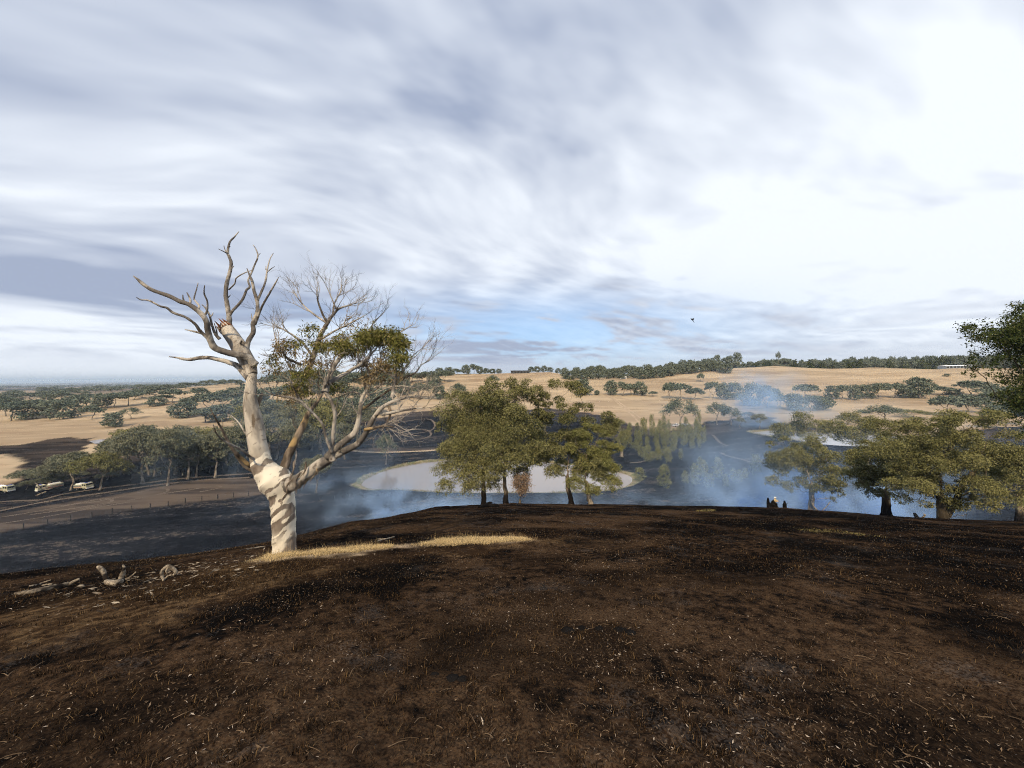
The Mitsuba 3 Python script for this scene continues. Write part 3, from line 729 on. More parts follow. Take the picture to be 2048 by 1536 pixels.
MG = 'four gums on the ridge in front of the large dam'
ridge_tree('broad leafy gum at the left end of the middle four, foliage hanging low', 967, 58, 1007, 940, [(945, 820, 55, 38, 1.2), (925, 880, 50, 60, 1.6), (960, 900, 60, 60, 1.4), (920, 945, 46, 36, .8), (975, 955, 34, 36, .7), (985, 840, 50, 50, 1)], 11, 1, 'bark_charred', 'foliage_olive', MG, 66000, n_clump=76, up=.4, L=.28, W=.11)
ridge_tree('tallest of the middle four gums, pale trunk with dark base', 1012, 56, 1008, 952, [(998, 786, 44, 26, .9), (1022, 781, 44, 24, .8), (965, 800, 40, 26, .7), (1010, 830, 55, 40, 1.2), (1030, 880, 55, 50, 1.3), (1000, 905, 60, 40, 1), (1060, 900, 30, 30, .5)], 10, 2, 'bark_charred', 'foliage_olive', MG, 66000, n_clump=76, up=.4, L=.28, W=.11, lean=-4)
ridge_tree('gum with a black trunk and high separate crowns, third of the middle four', 1143, 58, 1008, 955, [(1075, 786, 30, 22, .8), (1128, 783, 40, 22, 1), (1165, 826, 34, 24, .8), (1206, 850, 30, 26, .8), (1100, 815, 30, 20, .5), (1110, 835, 34, 26, .7), (1120, 880, 52, 30, 1), (1090, 905, 40, 30, .7), (1150, 925, 60, 30, 1), (1160, 880, 30, 30, .5), (1075, 850, 26, 34, .4), (1060, 925, 34, 26, .4)], 11, 3, 'bark_charred', 'foliage_olive', MG, 50000, n_clump=54, up=.4, L=.28, W=.11, lean=-8)
ridge_tree('lightest green and lowest of the middle four gums, on a leaning pale trunk', 1182, 57, 1010, 965, [(1182, 868, 28, 20, .9), (1210, 900, 28, 20, .8), (1150, 880, 26, 20, .6), (1185, 915, 44, 22, 1), (1180, 950, 48, 28, 1), (1200, 935, 30, 30, .6)], 10, 4, 'bark_pale', 'foliage_young', MG, 34000, n_clump=46, up=.4, L=.28, W=.11, lean=-9)
ridge_tree('sparse gum low behind the right side of the middle four', 1243, 165, 908, 893, [(1235, 860, 24, 18, 1), (1215, 880, 20, 20, .6), (1248, 880, 16, 18, .5)], 7, 5, 'bark_pale', 'foliage_olive', None, 6000, n_clump=18, L=.4, W=.18)

ridge_tree('spreading gum on a wide forked trunk, largest tree at the right', 1887, 43, 1043, 990, [(1850, 845, 84, 26, 1.1), (1920, 848, 84, 28, 1.1), (1790, 885, 70, 38, 1.1), (1880, 890, 90, 34, 1.2), (1985, 892, 66, 38, 1.1), (1815, 935, 76, 38, 1.1), (1900, 940, 80, 40, 1), (1985, 940, 56, 38, .8), (1850, 985, 54, 24, .8), (1995, 990, 44, 28, .6), (1920, 1000, 44, 18, .6), (1810, 975, 50, 24, .6), (1890, 975, 46, 22, .7), (1915, 1005, 34, 12, .4), (1860, 1000, 30, 12, .3)], 17, 6, 'bark_brown', 'foliage_olive', None, 100000, n_clump=104, L=.21, W=.08, lean=-8, flare=1.15, stems=[[(1891, 1043, 13), (1900, 1022, 11), (1912, 1000, 10), (1924, 975, 9), (1945, 945, 7)]])
ridge_tree('gum with a short charred trunk left of the largest right tree', 1773, 52, 1035, 985, [(1770, 905, 40, 24, .7), (1740, 920, 40, 26, .8), (1790, 940, 50, 30, 1), (1765, 970, 50, 24, .8), (1705, 930, 34, 24, .5), (1730, 955, 34, 20, .5)], 16, 7, 'bark_charred', 'foliage_olive', None, 36000, n_clump=56, L=.25, W=.1)
ridge_tree('tall gum half hidden by smoke behind the stumps, foliage in hanging clumps', 1622, 74, 1012, 968, [(1600, 888, 58, 20, 1), (1570, 918, 42, 26, 1), (1640, 915, 50, 24, 1), (1605, 975, 28, 18, .6), (1665, 968, 26, 18, .5), (1695, 940, 30, 22, .5), (1615, 948, 60, 26, .9), (1560, 958, 26, 18, .4), (1650, 985, 20, 12, .3)], 11, 8, 'bark_pale', 'foliage_olive', None, 40000, n_clump=66, L=.30, W=.12)
ridge_tree('gum over the right dam between the two larger right trees', 1736, 125, 940, 896, [(1722, 858, 40, 26, 1), (1745, 874, 28, 22, .7), (1698, 874, 26, 20, .5)], 9, 9, 'bark_pale', 'foliage_olive', None, 14000, n_clump=22, L=.42, W=.2)
ridge_tree('wide flat-topped gum whose crown stands against the bright right dam', 1641, 112, 945, 896, [(1595, 852, 48, 26, 1), (1640, 848, 42, 26, 1), (1580, 870, 30, 18, .5), (1655, 868, 24, 18, .5)], 8, 19, 'bark_pale', 'foliage_olive', None, 18000, n_clump=28, L=.4, W=.19)
ridge_tree('dim gum at the right edge beyond the largest right tree', 2040, 62, 1030, 985, [(2040, 925, 50, 40, 1), (2020, 975, 46, 30, 1), (2075, 950, 60, 50, 1)], 14, 10, 'bark_charred', 'foliage_olive', None, 18000, n_clump=46, L=.32, W=.13)
# near tree whose branches hang in at the right edge
ridge_tree('near dark green tree reaching in from the right edge of the view', 2150, 24, 1130, 900, [(2010, 672, 66, 40, 1.2), (2075, 640, 60, 36, 1), (2000, 735, 52, 22, .5), (2030, 780, 34, 34, 1), (2080, 800, 46, 46, 1.2), (2050, 855, 26, 20, .4), (2150, 700, 90, 90, 2), (1960, 722, 26, 16, .3), (2150, 830, 80, 60, 1), (1968, 668, 26, 20, .4), (1948, 742, 18, 14, .15)],
           34, 11, 'bark_brown', 'foliage_dark', None, 72000, n_clump=170, L=.16, W=.066, droop=.35, lean=-20, twig=.012, tuft=24, spread=.34)
# ---------------------------------------------------------------- the big dead gum
GB = ground(569, 1106, 6.0)
GY = GB[1]
GM = GY / F


def bark_trunk(p, n, uv):
    x, y, z = p.x - float(GB[0]), p.y - float(GB[1]), p.z - float(GB[2])
    a = uv.x * 6.2832
    sp = z * 2.1 - x * 1.5 + 0.25 * noise(x * 6, y * 6, z * 3)
    band = noise(sp * 4.2, 0.8 * dr.cos(a) + 3, 0.8 * dr.sin(a) + 5)
    band = 0.62 * band + 0.2 * noise(sp * 1.7 + 5, 0.5 * dr.cos(a), 2.0) + 0.18 * fbm(x * 11, y * 11, z * 6, 3)
    cream = mix((0.78, 0.73, 0.60), (0.64, 0.60, 0.52), fbm(x * 4, y * 4, z * 1.5, 3))
    grey = mix((0.27, 0.235, 0.20), (0.15, 0.12, 0.095), noise(x * 16, y * 16, z * 4))
    low = smoothstep(0.49, 0.53, band) * smoothstep(0.35, 0.75, z) * (1 - smoothstep(2.3, 3.2, z))
    foot = 1 - smoothstep(0.0, 0.16, z - 1.7 * x + 0.5 * (band - .5) + 0.10)
    c = mix(cream, grey, dr.clip(dr.maximum(low, foot), 0, 1))
    up = mix((0.54, 0.50, 0.43), (0.29, 0.265, 0.23), smoothstep(0.42, 0.62, fbm(x * 5 + 2 * z, y * 5, z * 1.1, 4)))
    up = mix(up, (0.15, 0.115, 0.08), smoothstep(0.55, 0.70, fbm(x * 9, y * 9, z * 1.4, 3)) * .85)
    c = mix(c, up, smoothstep(2.6, 3.3, z + 0.6 * (band - .5)))
    return mix(c, (0.16, 0.12, 0.085), smoothstep(0.72, 0.82, noise(x * 9, y * 9, sp * 7)) * .5)


def bark_limb(p, n, uv):
    t = fbm(p.x * 3.2, p.y * 3.2, p.z * 2.4, 4)
    c = mix((0.14, 0.128, 0.115), (0.43, 0.40, 0.35), smoothstep(0.40, 0.58, t))
    return mix(c, (0.10, 0.08, 0.06), smoothstep(0.66, 0.75, fbm(p.x * 8, p.y * 8, p.z * 5, 3)) * .8)


def bark_old(p, n, uv):
    t = fbm(p.x * 9, p.y * 9, p.z * 2.0, 4)
    c = mix((0.085, 0.068, 0.052), (0.26, 0.215, 0.17), smoothstep(0.36, 0.64, t))
    return mix(c, (0.42, 0.30, 0.14), smoothstep(0.62, 0.70, noise(p.x * 2.3, p.y * 2.3, p.z * 2.3)) * .7)


def bark_bump(p, n, uv): return 0.022 * fbm(p.x * 12, p.y * 12, p.z * 4, 4) + 0.006 * noise(p.x * 45, p.y * 45, p.z * 14)


for k, fn in (('gum_trunk_bark', bark_trunk), ('gum_limb_bark', bark_limb), ('gum_old_bark', bark_old)):
    scene[k] = {'type': 'bumpmap', 'arbitrary': proc(bark_bump, eps=0.004), 'scale': 1.0, 'bsdf': {'type': 'twosided', 'b': {'type': 'diffuse', 'reflectance': proc(fn)}}}
scene['gum_twig_bark'] = {'type': 'twosided', 'b': {'type': 'diffuse', 'reflectance': proc(lambda p, n, uv: mix((0.10, 0.088, 0.077), (0.42, 0.38, 0.33), smoothstep(.35, .6, fbm(p.x * 1.6, p.y * 1.6, p.z * 1.6, 3))))}}
scene['rotten_wood'] = {'type': 'twosided', 'b': {'type': 'diffuse', 'reflectance': proc(lambda p, n, uv: mix((0.05, 0.022, 0.012), (0.28, 0.13, 0.07), noise(p.x * 22, p.y * 22, p.z * 9)))}}
scene['gum_leaf'] = leaf_mat((0.075, 0.085, 0.022), (0.17, 0.165, 0.05), (0.34, 0.28, 0.15))
scene['gum_dry_leaf'] = leaf_mat((0.14, 0.11, 0.06), (0.26, 0.20, 0.115), (0.36, 0.30, 0.19))

A2 = lambda r: (240 + r[0] / 3.103, 440 + r[1] / 3.103, r[2] / 3.103 / 2)      # measured on two enlargements of the photograph
A3 = lambda r: (400 + r[0] / 3.938, 740 + r[1] / 3.938, r[2] / 3.938 / 2)


def trace(rows, conv, d0, d1, n=5, bulge=0.0):
    """centre line and radii in metres of a limb that runs from depth offset d0 to d1"""
    q = np.array([conv(r) for r in rows])
    t = np.linspace(0, 1, len(q))
    P = np.array([at(u, v, GY + d0 + (d1 - d0) * a + bulge * math.sin(a * math.pi)) for (u, v, _), a in zip(q, t)])
    return spline(P, n), np.interp(np.linspace(0, 1, (len(q) - 1) * n + 1), t, q[:, 2] * GM)


GUM = thing('dead_gum_tree', 'big half-dead gum with spiral-peeling cream trunk and bare grey limbs on the hilltop edge', 'tree')
rg = np.random.default_rng(5)
# trunk: foot to fork, on into the left leader with its broken hollow top
P, R = trace([(664, 1470, 200), (664, 1440, 172), (662, 1380, 164), (662, 1300, 163), (660, 1200, 168), (655, 1100, 172), (645, 1000, 182), (628, 930, 215), (590, 870, 240), (530, 810, 185), (490, 740, 150), (464, 640, 138), (442, 520, 130), (425, 400, 122), (402, 300, 112), (396, 215, 92), (402, 120, 76), (412, 40, 64)], A3, 0.0, -0.05, 6)
P2, R2 = trace([(818, 975, 62), (812, 930, 66), (790, 880, 84), (752, 810, 88), (715, 750, 84), (680, 700, 80), (645, 662, 74)], A2, -0.05, 0.15, 5)
m = MB(); V_, F_, U_ = tube(np.vstack([P, P2[1:]]), np.concatenate([R, R2[1:]]), 40, lump=.10, seed=2, z0=GB[2], cap=False)
zz = V_[:, 2] - GB[2]
ax_c = np.repeat(np.vstack([P, P2[1:]]), 40, 0)
spn = (V_[:, 2] - GB[2]) * 2.1 - (V_[:, 0] - GB[0]) * 1.5
rid = (meshkit.noise(np.stack([spn * 4.2, .8 * np.cos(U_[:, 0] * 6.283) + 3, .8 * np.sin(U_[:, 0] * 6.283) + 5], -1)) - .5)
V_ = ax_c + (V_ - ax_c) * (1 + (0.22 * np.where(rid > 0, rid, .4 * rid) * np.clip((3.2 - zz) / 1.0, 0, 1) * np.clip(zz / .4, 0, 1)))[:, None]
m.add(V_, F_, U_)
m.put(GUM, 'trunk', 'gum_trunk_bark', True)
e = P2[-1]; dirn = P2[-1] - P2[-2]; dirn /= np.linalg.norm(dirn)
m = MB()
for i in range(16):            # splintered red-brown hollow at the broken top
    a = i * .393 + rg.uniform(-.1, .1); s = np.cross(dirn, [0, 1, 0]); s /= np.linalg.norm(s); t_ = np.cross(dirn, s)
    o = e + (s * math.cos(a) + t_ * math.sin(a)) * R2[-1] * .88
    m.add(*tube(np.array([o - dirn * .12, o + dirn * rg.uniform(.02, .2)]), [.045, .006], 5))
m.add(*tube(np.array([e - dirn * .14, e - dirn * .02]), [R2[-1] * .9, R2[-1] * .7], 14))
m.put(GUM, 'broken_top', 'rotten_wood', False, 'red-brown splintered hollow where the leader snapped')

NODES, PAR, GIV = [], [], []


def limb(rows, conv, d0, d1, bark='gum_limb_bark', bulge=0.0, keep=True, sides=14, lump=.2):
    P, R = trace(rows, conv, d0, d1, 5, bulge)
    m = MB(); m.add(*tube(P, R, sides, lump=lump, seed=len(PAR), z0=GB[2]))
    m.put(GUM, 'limb', bark, True)
    if keep:
        o = len(NODES)
        for i, (p, r) in enumerate(zip(P, R)): NODES.append(p); PAR.append(-1 if i == 0 else o + i - 1); GIV.append(r)


L2_ = [
    ([(836, 900, 52), (805, 862, 44), (770, 845, 40), (720, 835, 38), (640, 815, 38), (585, 790, 36), (560, 740, 34), (545, 680, 31), (540, 640, 29), (520, 600, 27), (480, 560, 26), (430, 525, 25), (370, 505, 23), (300, 470, 22), (200, 435, 20), (140, 395, 19), (110, 368, 12), (84, 348, 6)], -.05, -.9, -.25),
    ([(800, 985, 40), (770, 950, 38), (735, 910, 34), (690, 888, 30), (640, 873, 27), (560, 855, 24), (500, 855, 24), (430, 866, 20), (380, 858, 14), (305, 848, 6)], -.05, .5, 0),
    ([(430, 868, 12), (400, 868, 10), (365, 862, 5)], .4, .45, 0),
    ([(560, 745, 20), (540, 725, 18), (510, 705, 15), (460, 692, 12), (405, 680, 6)], -.5, -.2, 0),
    ([(548, 738, 20), (515, 705, 18), (490, 680, 17), (470, 650, 15), (440, 625, 14), (400, 600, 14), (330, 575, 14), (290, 545, 12), (250, 535, 11), (180, 500, 9), (130, 495, 7), (102, 480, 4)], -.5, -1.3, 0),
    ([(432, 528, 13), (437, 495, 11), (415, 450, 6)], -.6, -.5, 0), ([(402, 508, 11), (392, 490, 9), (390, 465, 5)], -.65, -.7, 0),
    ([(478, 560, 13), (492, 535, 11), (470, 505, 9), (460, 485, 8), (475, 430, 6), (485, 390, 4)], -.6, -.2, 0),
    ([(522, 600, 14), (538, 570, 12), (543, 535, 10), (540, 500, 9), (522, 455, 8), (525, 405, 4)], -.55, -.9, 0),
    ([(620, 740, 20), (590, 705, 16), (572, 655, 13), (555, 590, 11), (530, 545, 9), (508, 525, 5)], -.1, -.4, 0), ([(560, 600, 8), (572, 590, 6), (578, 575, 4)], -.3, -.3, 0), ([(602, 715, 11), (600, 690, 8), (585, 640, 5)], -.1, -.1, 0),
    ([(700, 765, 34), (684, 720, 32), (680, 660, 30), (677, 600, 29), (668, 540, 26), (657, 470, 24), (661, 400, 23), (680, 330, 21), (690, 270, 19), (676, 225, 17), (668, 205, 15), (680, 140, 12), (710, 105, 9), (738, 72, 5)], .2, .9, 0),
    ([(670, 210, 10), (648, 198, 7), (612, 180, 4)], .7, .5, 0), ([(665, 205, 9), (652, 185, 6), (645, 160, 4)], .7, .8, 0), ([(682, 165, 7), (672, 155, 4)], .7, .8, 0), ([(690, 305, 8), (707, 285, 4)], .6, .5, 0), ([(672, 480, 8), (686, 465, 4)], .6, .5, 0),
    ([(680, 592, 18), (700, 562, 17), (735, 525, 16), (765, 485, 15), (785, 435, 14), (805, 415, 13), (796, 375, 12), (815, 330, 11), (835, 280, 10), (856, 225, 9), (843, 180, 7), (826, 155, 4)], .35, 1.3, 0),
    ([(854, 225, 6), (872, 205, 3)], 1.1, 1.1, 0), ([(676, 432, 9), (712, 395, 8), (722, 360, 8), (770, 330, 7), (828, 308, 4)], .55, .1, 0),
    ([(826, 890, 36), (800, 840, 34), (786, 800, 31), (800, 745, 28), (828, 695, 26), (826, 640, 25), (850, 580, 23), (852, 510, 21), (832, 440, 19), (820, 380, 16), (803, 340, 11), (788, 300, 5)], -.05, .55, 0),
    ([(838, 650, 15), (868, 570, 14), (890, 520, 12), (922, 465, 11), (960, 400, 9), (985, 355, 4)], .2, -.3, 0),
    ([(852, 505, 16), (876, 450, 14), (902, 385, 12), (914, 310, 10), (930, 245, 7), (952, 205, 4)], .35, .9, 0), ([(912, 325, 7), (935, 305, 6), (960, 288, 3)], .6, .5, 0), ([(825, 640, 7), (816, 600, 5), (817, 580, 3)], .2, .2, 0), ([(905, 310, 6), (905, 285, 3)], .7, .7, 0),
    ([(745, 775, 14), (755, 750, 6)], 0, -.2, 0),
]
for r, d0, d1, b in L2_: limb(r, A2, d0, d1, bulge=b, keep=False, sides=12 if r[0][2] > 16 else 7)
L3_ = [   # low dead branches on the left
    ([(440, 770, 44), (390, 750, 34), (330, 700, 28), (290, 660, 24), (245, 605, 22), (200, 525, 18), (170, 460, 15), (130, 395, 11), (80, 300, 5)], .2, -1.1, 'gum_old_bark'),
    ([(440, 720, 22), (390, 680, 18), (330, 630, 16), (250, 590, 14), (190, 560, 12), (130, 500, 9), (105, 430, 4)], -.1, -1.6, 'gum_limb_bark'),
    ([(365, 505, 16), (345, 480, 14), (310, 420, 12), (262, 372, 9), (218, 343, 4)], .1, .9, 'gum_limb_bark'), ([(180, 480, 9), (140, 470, 6), (100, 490, 3)], -.6, -.8, 'gum_old_bark'), ([(170, 465, 8), (180, 430, 5), (165, 390, 3)], -.7, -.6, 'gum_old_bark'),
    ([(420, 800, 30), (350, 760, 20), (300, 700, 14), (260, 640, 8)], .3, -.2, 'gum_old_bark'),
    ([(405, 335, 60), (440, 290, 46), (470, 230, 36), (490, 180, 14)], .05, .3, 'gum_old_bark'),
]
for r, d0, d1, b in L3_: limb(r, A3, d0, d1, b, keep=False, sides=12 if r[0][2] > 16 else 7)
LR = [    # the living right side: these carry the twigs
    ([(640, 935, 60), (690, 915, 112), (745, 888, 122), (830, 832, 94), (930, 752, 80), (1000, 712, 76), (1050, 680, 62), (1130, 640, 52), (1230, 588, 46), (1285, 530, 42), (1330, 445, 38), (1385, 355, 34), (1450, 285, 28), (1560, 235, 20), (1660, 215, 14), (1760, 225, 8)], .0, -1.5, 'gum_limb_bark', 0),
    ([(1000, 690, 60), (1080, 610, 50), (1160, 545, 46), (1220, 490, 42), (1248, 400, 36), (1262, 310, 31), (1275, 225, 28), (1330, 130, 24), (1370, 60, 18)], -.7, -.2, 'gum_limb_bark', -.2),
    ([(1045, 715, 52), (1032, 665, 42), (1040, 590, 34), (1050, 500, 30), (1058, 420, 26), (1062, 350, 24), (1040, 260, 23), (1000, 195, 24), (975, 140, 24), (1005, 80, 20), (1030, 0, 16)], -.7, -1.1, 'gum_limb_bark', 0),
    ([(1040, 650, 24), (1018, 600, 20), (990, 520, 18), (960, 420, 17), (880, 330, 16), (800, 250, 15), (720, 215, 13), (620, 205, 10), (540, 180, 5)], -.8, -1.6, 'gum_limb_bark', 0),
    ([(640, 860, 84), (660, 790, 74), (690, 690, 66), (725, 610, 60), (770, 520, 56), (820, 420, 50), (855, 340, 40), (910, 270, 30), (960, 190, 24)], .15, .9, 'gum_old_bark', 0),
    ([(1260, 310, 22), (1310, 290, 20), (1390, 230, 18), (1500, 150, 15), (1560, 100, 12), (1600, 20, 8)], -.3, .5, 'gum_old_bark', 0),
    ([(1300, 470, 24), (1380, 455, 20), (1450, 440, 14), (1525, 450, 7)], -1.0, -1.6, 'gum_old_bark', 0),
    ([(1480, 270, 20), (1500, 330, 16), (1480, 400, 13), (1440, 450, 6)], -1.2, -1.4, 'gum_old_bark', 0),
    ([(1440, 350, 22), (1540, 330, 18), (1640, 310, 13), (1750, 300, 6)], -1.2, -1.9, 'gum_limb_bark', 0),
    ([(1270, 205, 18), (1240, 180, 16), (1180, 175, 12), (1120, 195, 6)], -.25, .2, 'gum_limb_bark', 0),
]
for r, d0, d1, b, bu in LR: limb(r, A3, d0, d1, b, bulge=bu)
LR2 = [
    ([(1270, 1070, 40), (1290, 1000, 34), (1320, 920, 28), (1360, 860, 24), (1400, 800, 16)], -1.0, -.4), ([(1290, 1010, 30), (1340, 985, 26), (1420, 940, 22), (1500, 890, 15)], -1.0, -.6),
    ([(1190, 1080, 38), (1170, 950, 34), (1200, 850, 32), (1235, 740, 32), (1262, 680, 28), (1290, 635, 24), (1320, 590, 18), (1360, 550, 14), (1420, 530, 10), (1465, 515, 5)], .9, .9),
    ([(1290, 640, 17), (1260, 590, 14), (1230, 510, 11), (1220, 440, 6)], .9, .6), ([(1285, 640, 16), (1210, 590, 13), (1140, 530, 10), (1070, 440, 5)], .9, 1.4), ([(1320, 590, 12), (1330, 520, 10), (1370, 440, 7), (1372, 395, 4)], .9, 1.2), ([(1345, 560, 10), (1320, 500, 8), (1290, 430, 6), (1275, 400, 3)], .9, .7),
    ([(1200, 850, 18), (1130, 760, 14), (1050, 700, 11), (960, 650, 5)], .9, .4), ([(1030, 850, 14), (990, 790, 11), (965, 730, 8), (950, 665, 4)], .3, .6), ([(1230, 750, 16), (1330, 690, 13), (1430, 640, 10), (1540, 580, 5)], .8, .2),
    ([(1130, 900, 18), (1060, 870, 15), (1030, 850, 13)], .6, .3), ([(1700, 900, 14), (1710, 960, 16), (1700, 1030, 20), (1690, 1100, 22)], -.6, -1.0), ([(1560, 1010, 20), (1540, 930, 16), (1530, 870, 12), (1590, 800, 9)], -.3, .2),
    ([(1700, 1000, 14), (1790, 890, 11), (1820, 840, 7), (1870, 800, 3)], -.6, -.2), ([(1740, 990, 12), (1830, 950, 9), (1870, 900, 6), (1920, 875, 3)], -.6, -1.4), ([(1690, 730, 10), (1750, 690, 8), (1800, 660, 6), (1830, 645, 3)], -.2, .5), ([(1660, 720, 9), (1560, 680, 8), (1590, 620, 6), (1625, 590, 3)], -.2, -.6),
]
for r, d0, d1 in LR2: limb(r, A2, d0, d1, sides=8)
# fine twigs: three generations fanning out from those limbs
CEN = at(700, 930, GY - .3)
TW = MB(); TIPS = []


def fan(p, d, L_, r, gen):
    n_ = 6
    P_ = [p]; dd = d / np.linalg.norm(d); turn = rg.normal(size=3) * [.16, .16, .10]
    for q in range(n_):
        dd = dd + turn * .35 + rg.normal(size=3) * .10 + np.array([0, 0, .035]); dd /= np.linalg.norm(dd); P_.append(P_[-1] + dd * L_ / n_)
    P_ = np.array(P_)
    TW.add(*tube(P_, np.linspace(r, r * .35, n_ + 1), 5 if gen < 2 else 3, cap=False, z0=GB[2]))
    if gen == 3: TIPS.append(P_[-1]); return
    for q in range(rg.integers(3, 6) if gen == 1 else rg.integers(2, 5)):
        i_ = int(rg.integers(2, n_ + 1)) if q else n_
        t_ = P_[i_] - P_[i_ - 1]; t_ /= np.linalg.norm(t_)
        o_ = np.cross(t_, rg.normal(size=3)); o_ /= np.linalg.norm(o_)
        a_ = rg.uniform(.25, .85); nd = t_ * math.cos(a_) + o_ * math.sin(a_) * [1, .75, 1] + np.array([0, 0, .12])
        fan(P_[i_], nd, L_ * rg.uniform(.42, .72), r * .55, gen + 1)


starts = [i for i, q in enumerate(PAR) if q < 0] + [len(PAR)]
for s0, s1 in zip(starts[:-1], starts[1:]):
    n_ = s1 - s0
    ln = np.linalg.norm(np.diff(np.array(NODES[s0:s1]), axis=0), axis=1).sum()
    for q in range(int(3 + ln * 2.9)):
        i_ = s0 + (n_ - 1 if q == 0 else int(n_ * rg.uniform(.35, 1)))
        t_ = np.asarray(NODES[i_]) - NODES[max(s0, i_ - 1)] if i_ > s0 else np.array([0, 0, 1.])
        t_ = t_ / (np.linalg.norm(t_) + 1e-9); o_ = NODES[i_] - CEN; o_ /= np.linalg.norm(o_)
        side = np.cross(t_, rg.normal(size=3)); side /= np.linalg.norm(side)
        a_ = 0.15 if q == 0 else rg.uniform(.4, 1.1)
        if GIV[i_] > .05 and rg.random() < .6: continue
        fan(np.asarray(NODES[i_]), t_ * math.cos(a_) + side * math.sin(a_) * [1, .7, 1] + .25 * o_ + np.array([0, 0, .15]), rg.uniform(.28, .62), min(.016, max(.007, GIV[i_] * .6)), 1)
TW.put(GUM, 'twigs', 'gum_twig_bark', True)
# leaves, where the crown is still alive: (x, y, rx, ry, blades, depth) on the first enlargement
fol, dry = MB(), MB()


def leafy(ells, mb, seed):
    g = np.random.default_rng(seed)
    for cx, cy, rx, ry, n, dm in ells:
        cl = []
        for _ in range(max(4, int(n / 240))):
            a, q = g.uniform(0, 2 * math.pi), math.sqrt(g.random()) * .95
            c = at(240 + (cx + math.cos(a) * q * rx) / 3.103, 440 + (cy + math.sin(a) * q * ry) / 3.103, GY + dm + g.normal() * .35)
            r = g.uniform(.10, .24)
            cl.append((*c, r, r, r * .8))
        leaves(mb, cl, n, .115, .026, g, .8, 9, .2, .2, .45)


leafy([(1450, 750, 100, 70, 1000, -.3), (1540, 725, 100, 55, 1700, -.3), (1640, 722, 95, 50, 2000, -.4), (1715, 780, 60, 80, 1300, -.4), (1730, 850, 45, 45, 700, -.4), (1400, 790, 60, 40, 500, -.2), (1210, 690, 60, 30, 300, .5), (1150, 770, 90, 40, 420, .2), (1240, 780, 90, 40, 300, .2), (980, 880, 55, 50, 260, .1), (1100, 1000, 60, 50, 380, -.2), (1160, 960, 70, 70, 240, -.2), (1340, 1040, 40, 25, 260, -.5), (1130, 1060, 40, 30, 300, -.3)], fol, 61)
leafy([(1050, 850, 120, 80, 600, .1), (1250, 850, 150, 110, 500, 0), (1420, 790, 90, 50, 350, -.2), (1590, 850, 130, 80, 600, -.4), (1560, 960, 140, 70, 500, -.4), (1130, 1090, 110, 60, 380, -.3), (1640, 930, 110, 80, 400, -.5), (1180, 900, 110, 70, 350, 0), (1470, 640, 90, 40, 120, .2), (990, 930, 60, 40, 200, 0)], dry, 62)
fol.put(GUM, 'foliage', 'gum_leaf', False, 'olive green leaves still alive in the upper right crown')
dry.put(GUM, 'foliage', 'gum_dry_leaf', False, 'scorched brown leaves through the right crown')
# strips of bark hanging off the right limb and the fork
for i, (u, v, L_) in enumerate([(618, 935, .9), (626, 930, .7), (608, 945, .8), (598, 950, .8), (640, 922, .6), (590, 925, .5), (612, 928, .55), (632, 940, .5), (572, 985, .55), (580, 962, .5), (585, 950, .45), (566, 1000, .35)]):
    p = at(u, v, GY - .36 - .03 * i)
    q = np.array([p + [-.12 * t + .05 * math.sin(4 * t + i), -.05 * math.sin(3 * t + i), -.6 * L_ * t] for t in np.linspace(-.15, 1, 9)])
    m = MB(); m.add(*tube(q, np.interp(np.linspace(0, 1, 9), [0, .3, 1], [.012, .028, .008]), 5, lump=.4, seed=i)); m.put(GUM, 'bark_strip', 'gum_old_bark', True)
# ---------------------------------------------------------------- stumps, logs, litter, grass on the hilltop
def charcoal(p, n, uv): return mix((0.005, 0.005, 0.005), (0.014, 0.013, 0.013), fbm(p.x * 5, p.y * 5, p.z * 5, 3))


def weathered(p, n, uv):
    g_ = fbm(p.x * 30, p.y * 30, p.z * 30, 3)
    c = mix((0.13, 0.108, 0.085), (0.40, 0.35, 0.275), smoothstep(0.35, 0.65, 0.5 * fbm(p.x * 9, p.y * 9, p.z * 9, 3) + 0.5 * g_))
    return mix(c, (0.03, 0.025, 0.022), smoothstep(0.52, 0.64, fbm(p.x * 4 + 9, p.y * 4, p.z * 4, 3)))


scene['straw_green'] = {'type': 'twosided', 'b': {'type': 'diffuse', 'reflectance': proc(lambda p, n, uv: mix((0.12, 0.11, 0.04), (0.34, 0.28, 0.12), uv.x))}}
scene['charcoal'] = {'type': 'twosided', 'b': {'type': 'diffuse', 'reflectance': proc(charcoal)}}
scene['charred_log'] = {'type': 'twosided', 'b': {'type': 'diffuse', 'reflectance': proc(lambda p, n, uv: mix(mi.Color3f(weathered(p, n, uv)) * 0.75, (0.016, 0.014, 0.013), smoothstep(0.45, 0.55, fbm(p.x * 2.6, p.y * 2.6, p.z * 4, 4))))}}
scene['weathered_wood'] = {'type': 'twosided', 'b': {'type': 'diffuse', 'reflectance': proc(weathered)}}


def straw(p, n, uv): return mix(mix((0.40, 0.30, 0.15), (0.62, 0.49, 0.27), uv.x), (0.20, 0.145, 0.075), smoothstep(.7, 1., uv.y))


def litter_c(p, n, uv): return mix(mix((0.05, 0.034, 0.022), (0.20, 0.145, 0.095), uv.x * uv.x), (0.46, 0.40, 0.33), smoothstep(.91, .99, uv.y))


def stubble_c(p, n, uv): return mix(mix((0.010, 0.008, 0.007), (0.060, 0.036, 0.019), uv.x * uv.x), (0.16, 0.105, 0.05), smoothstep(.88, .98, uv.y))


for k, fn in (('straw', straw), ('litter', litter_c), ('stubble', stubble_c)): scene[k] = {'type': 'twosided', 'b': {'type': 'diffuse', 'reflectance': proc(fn)}}


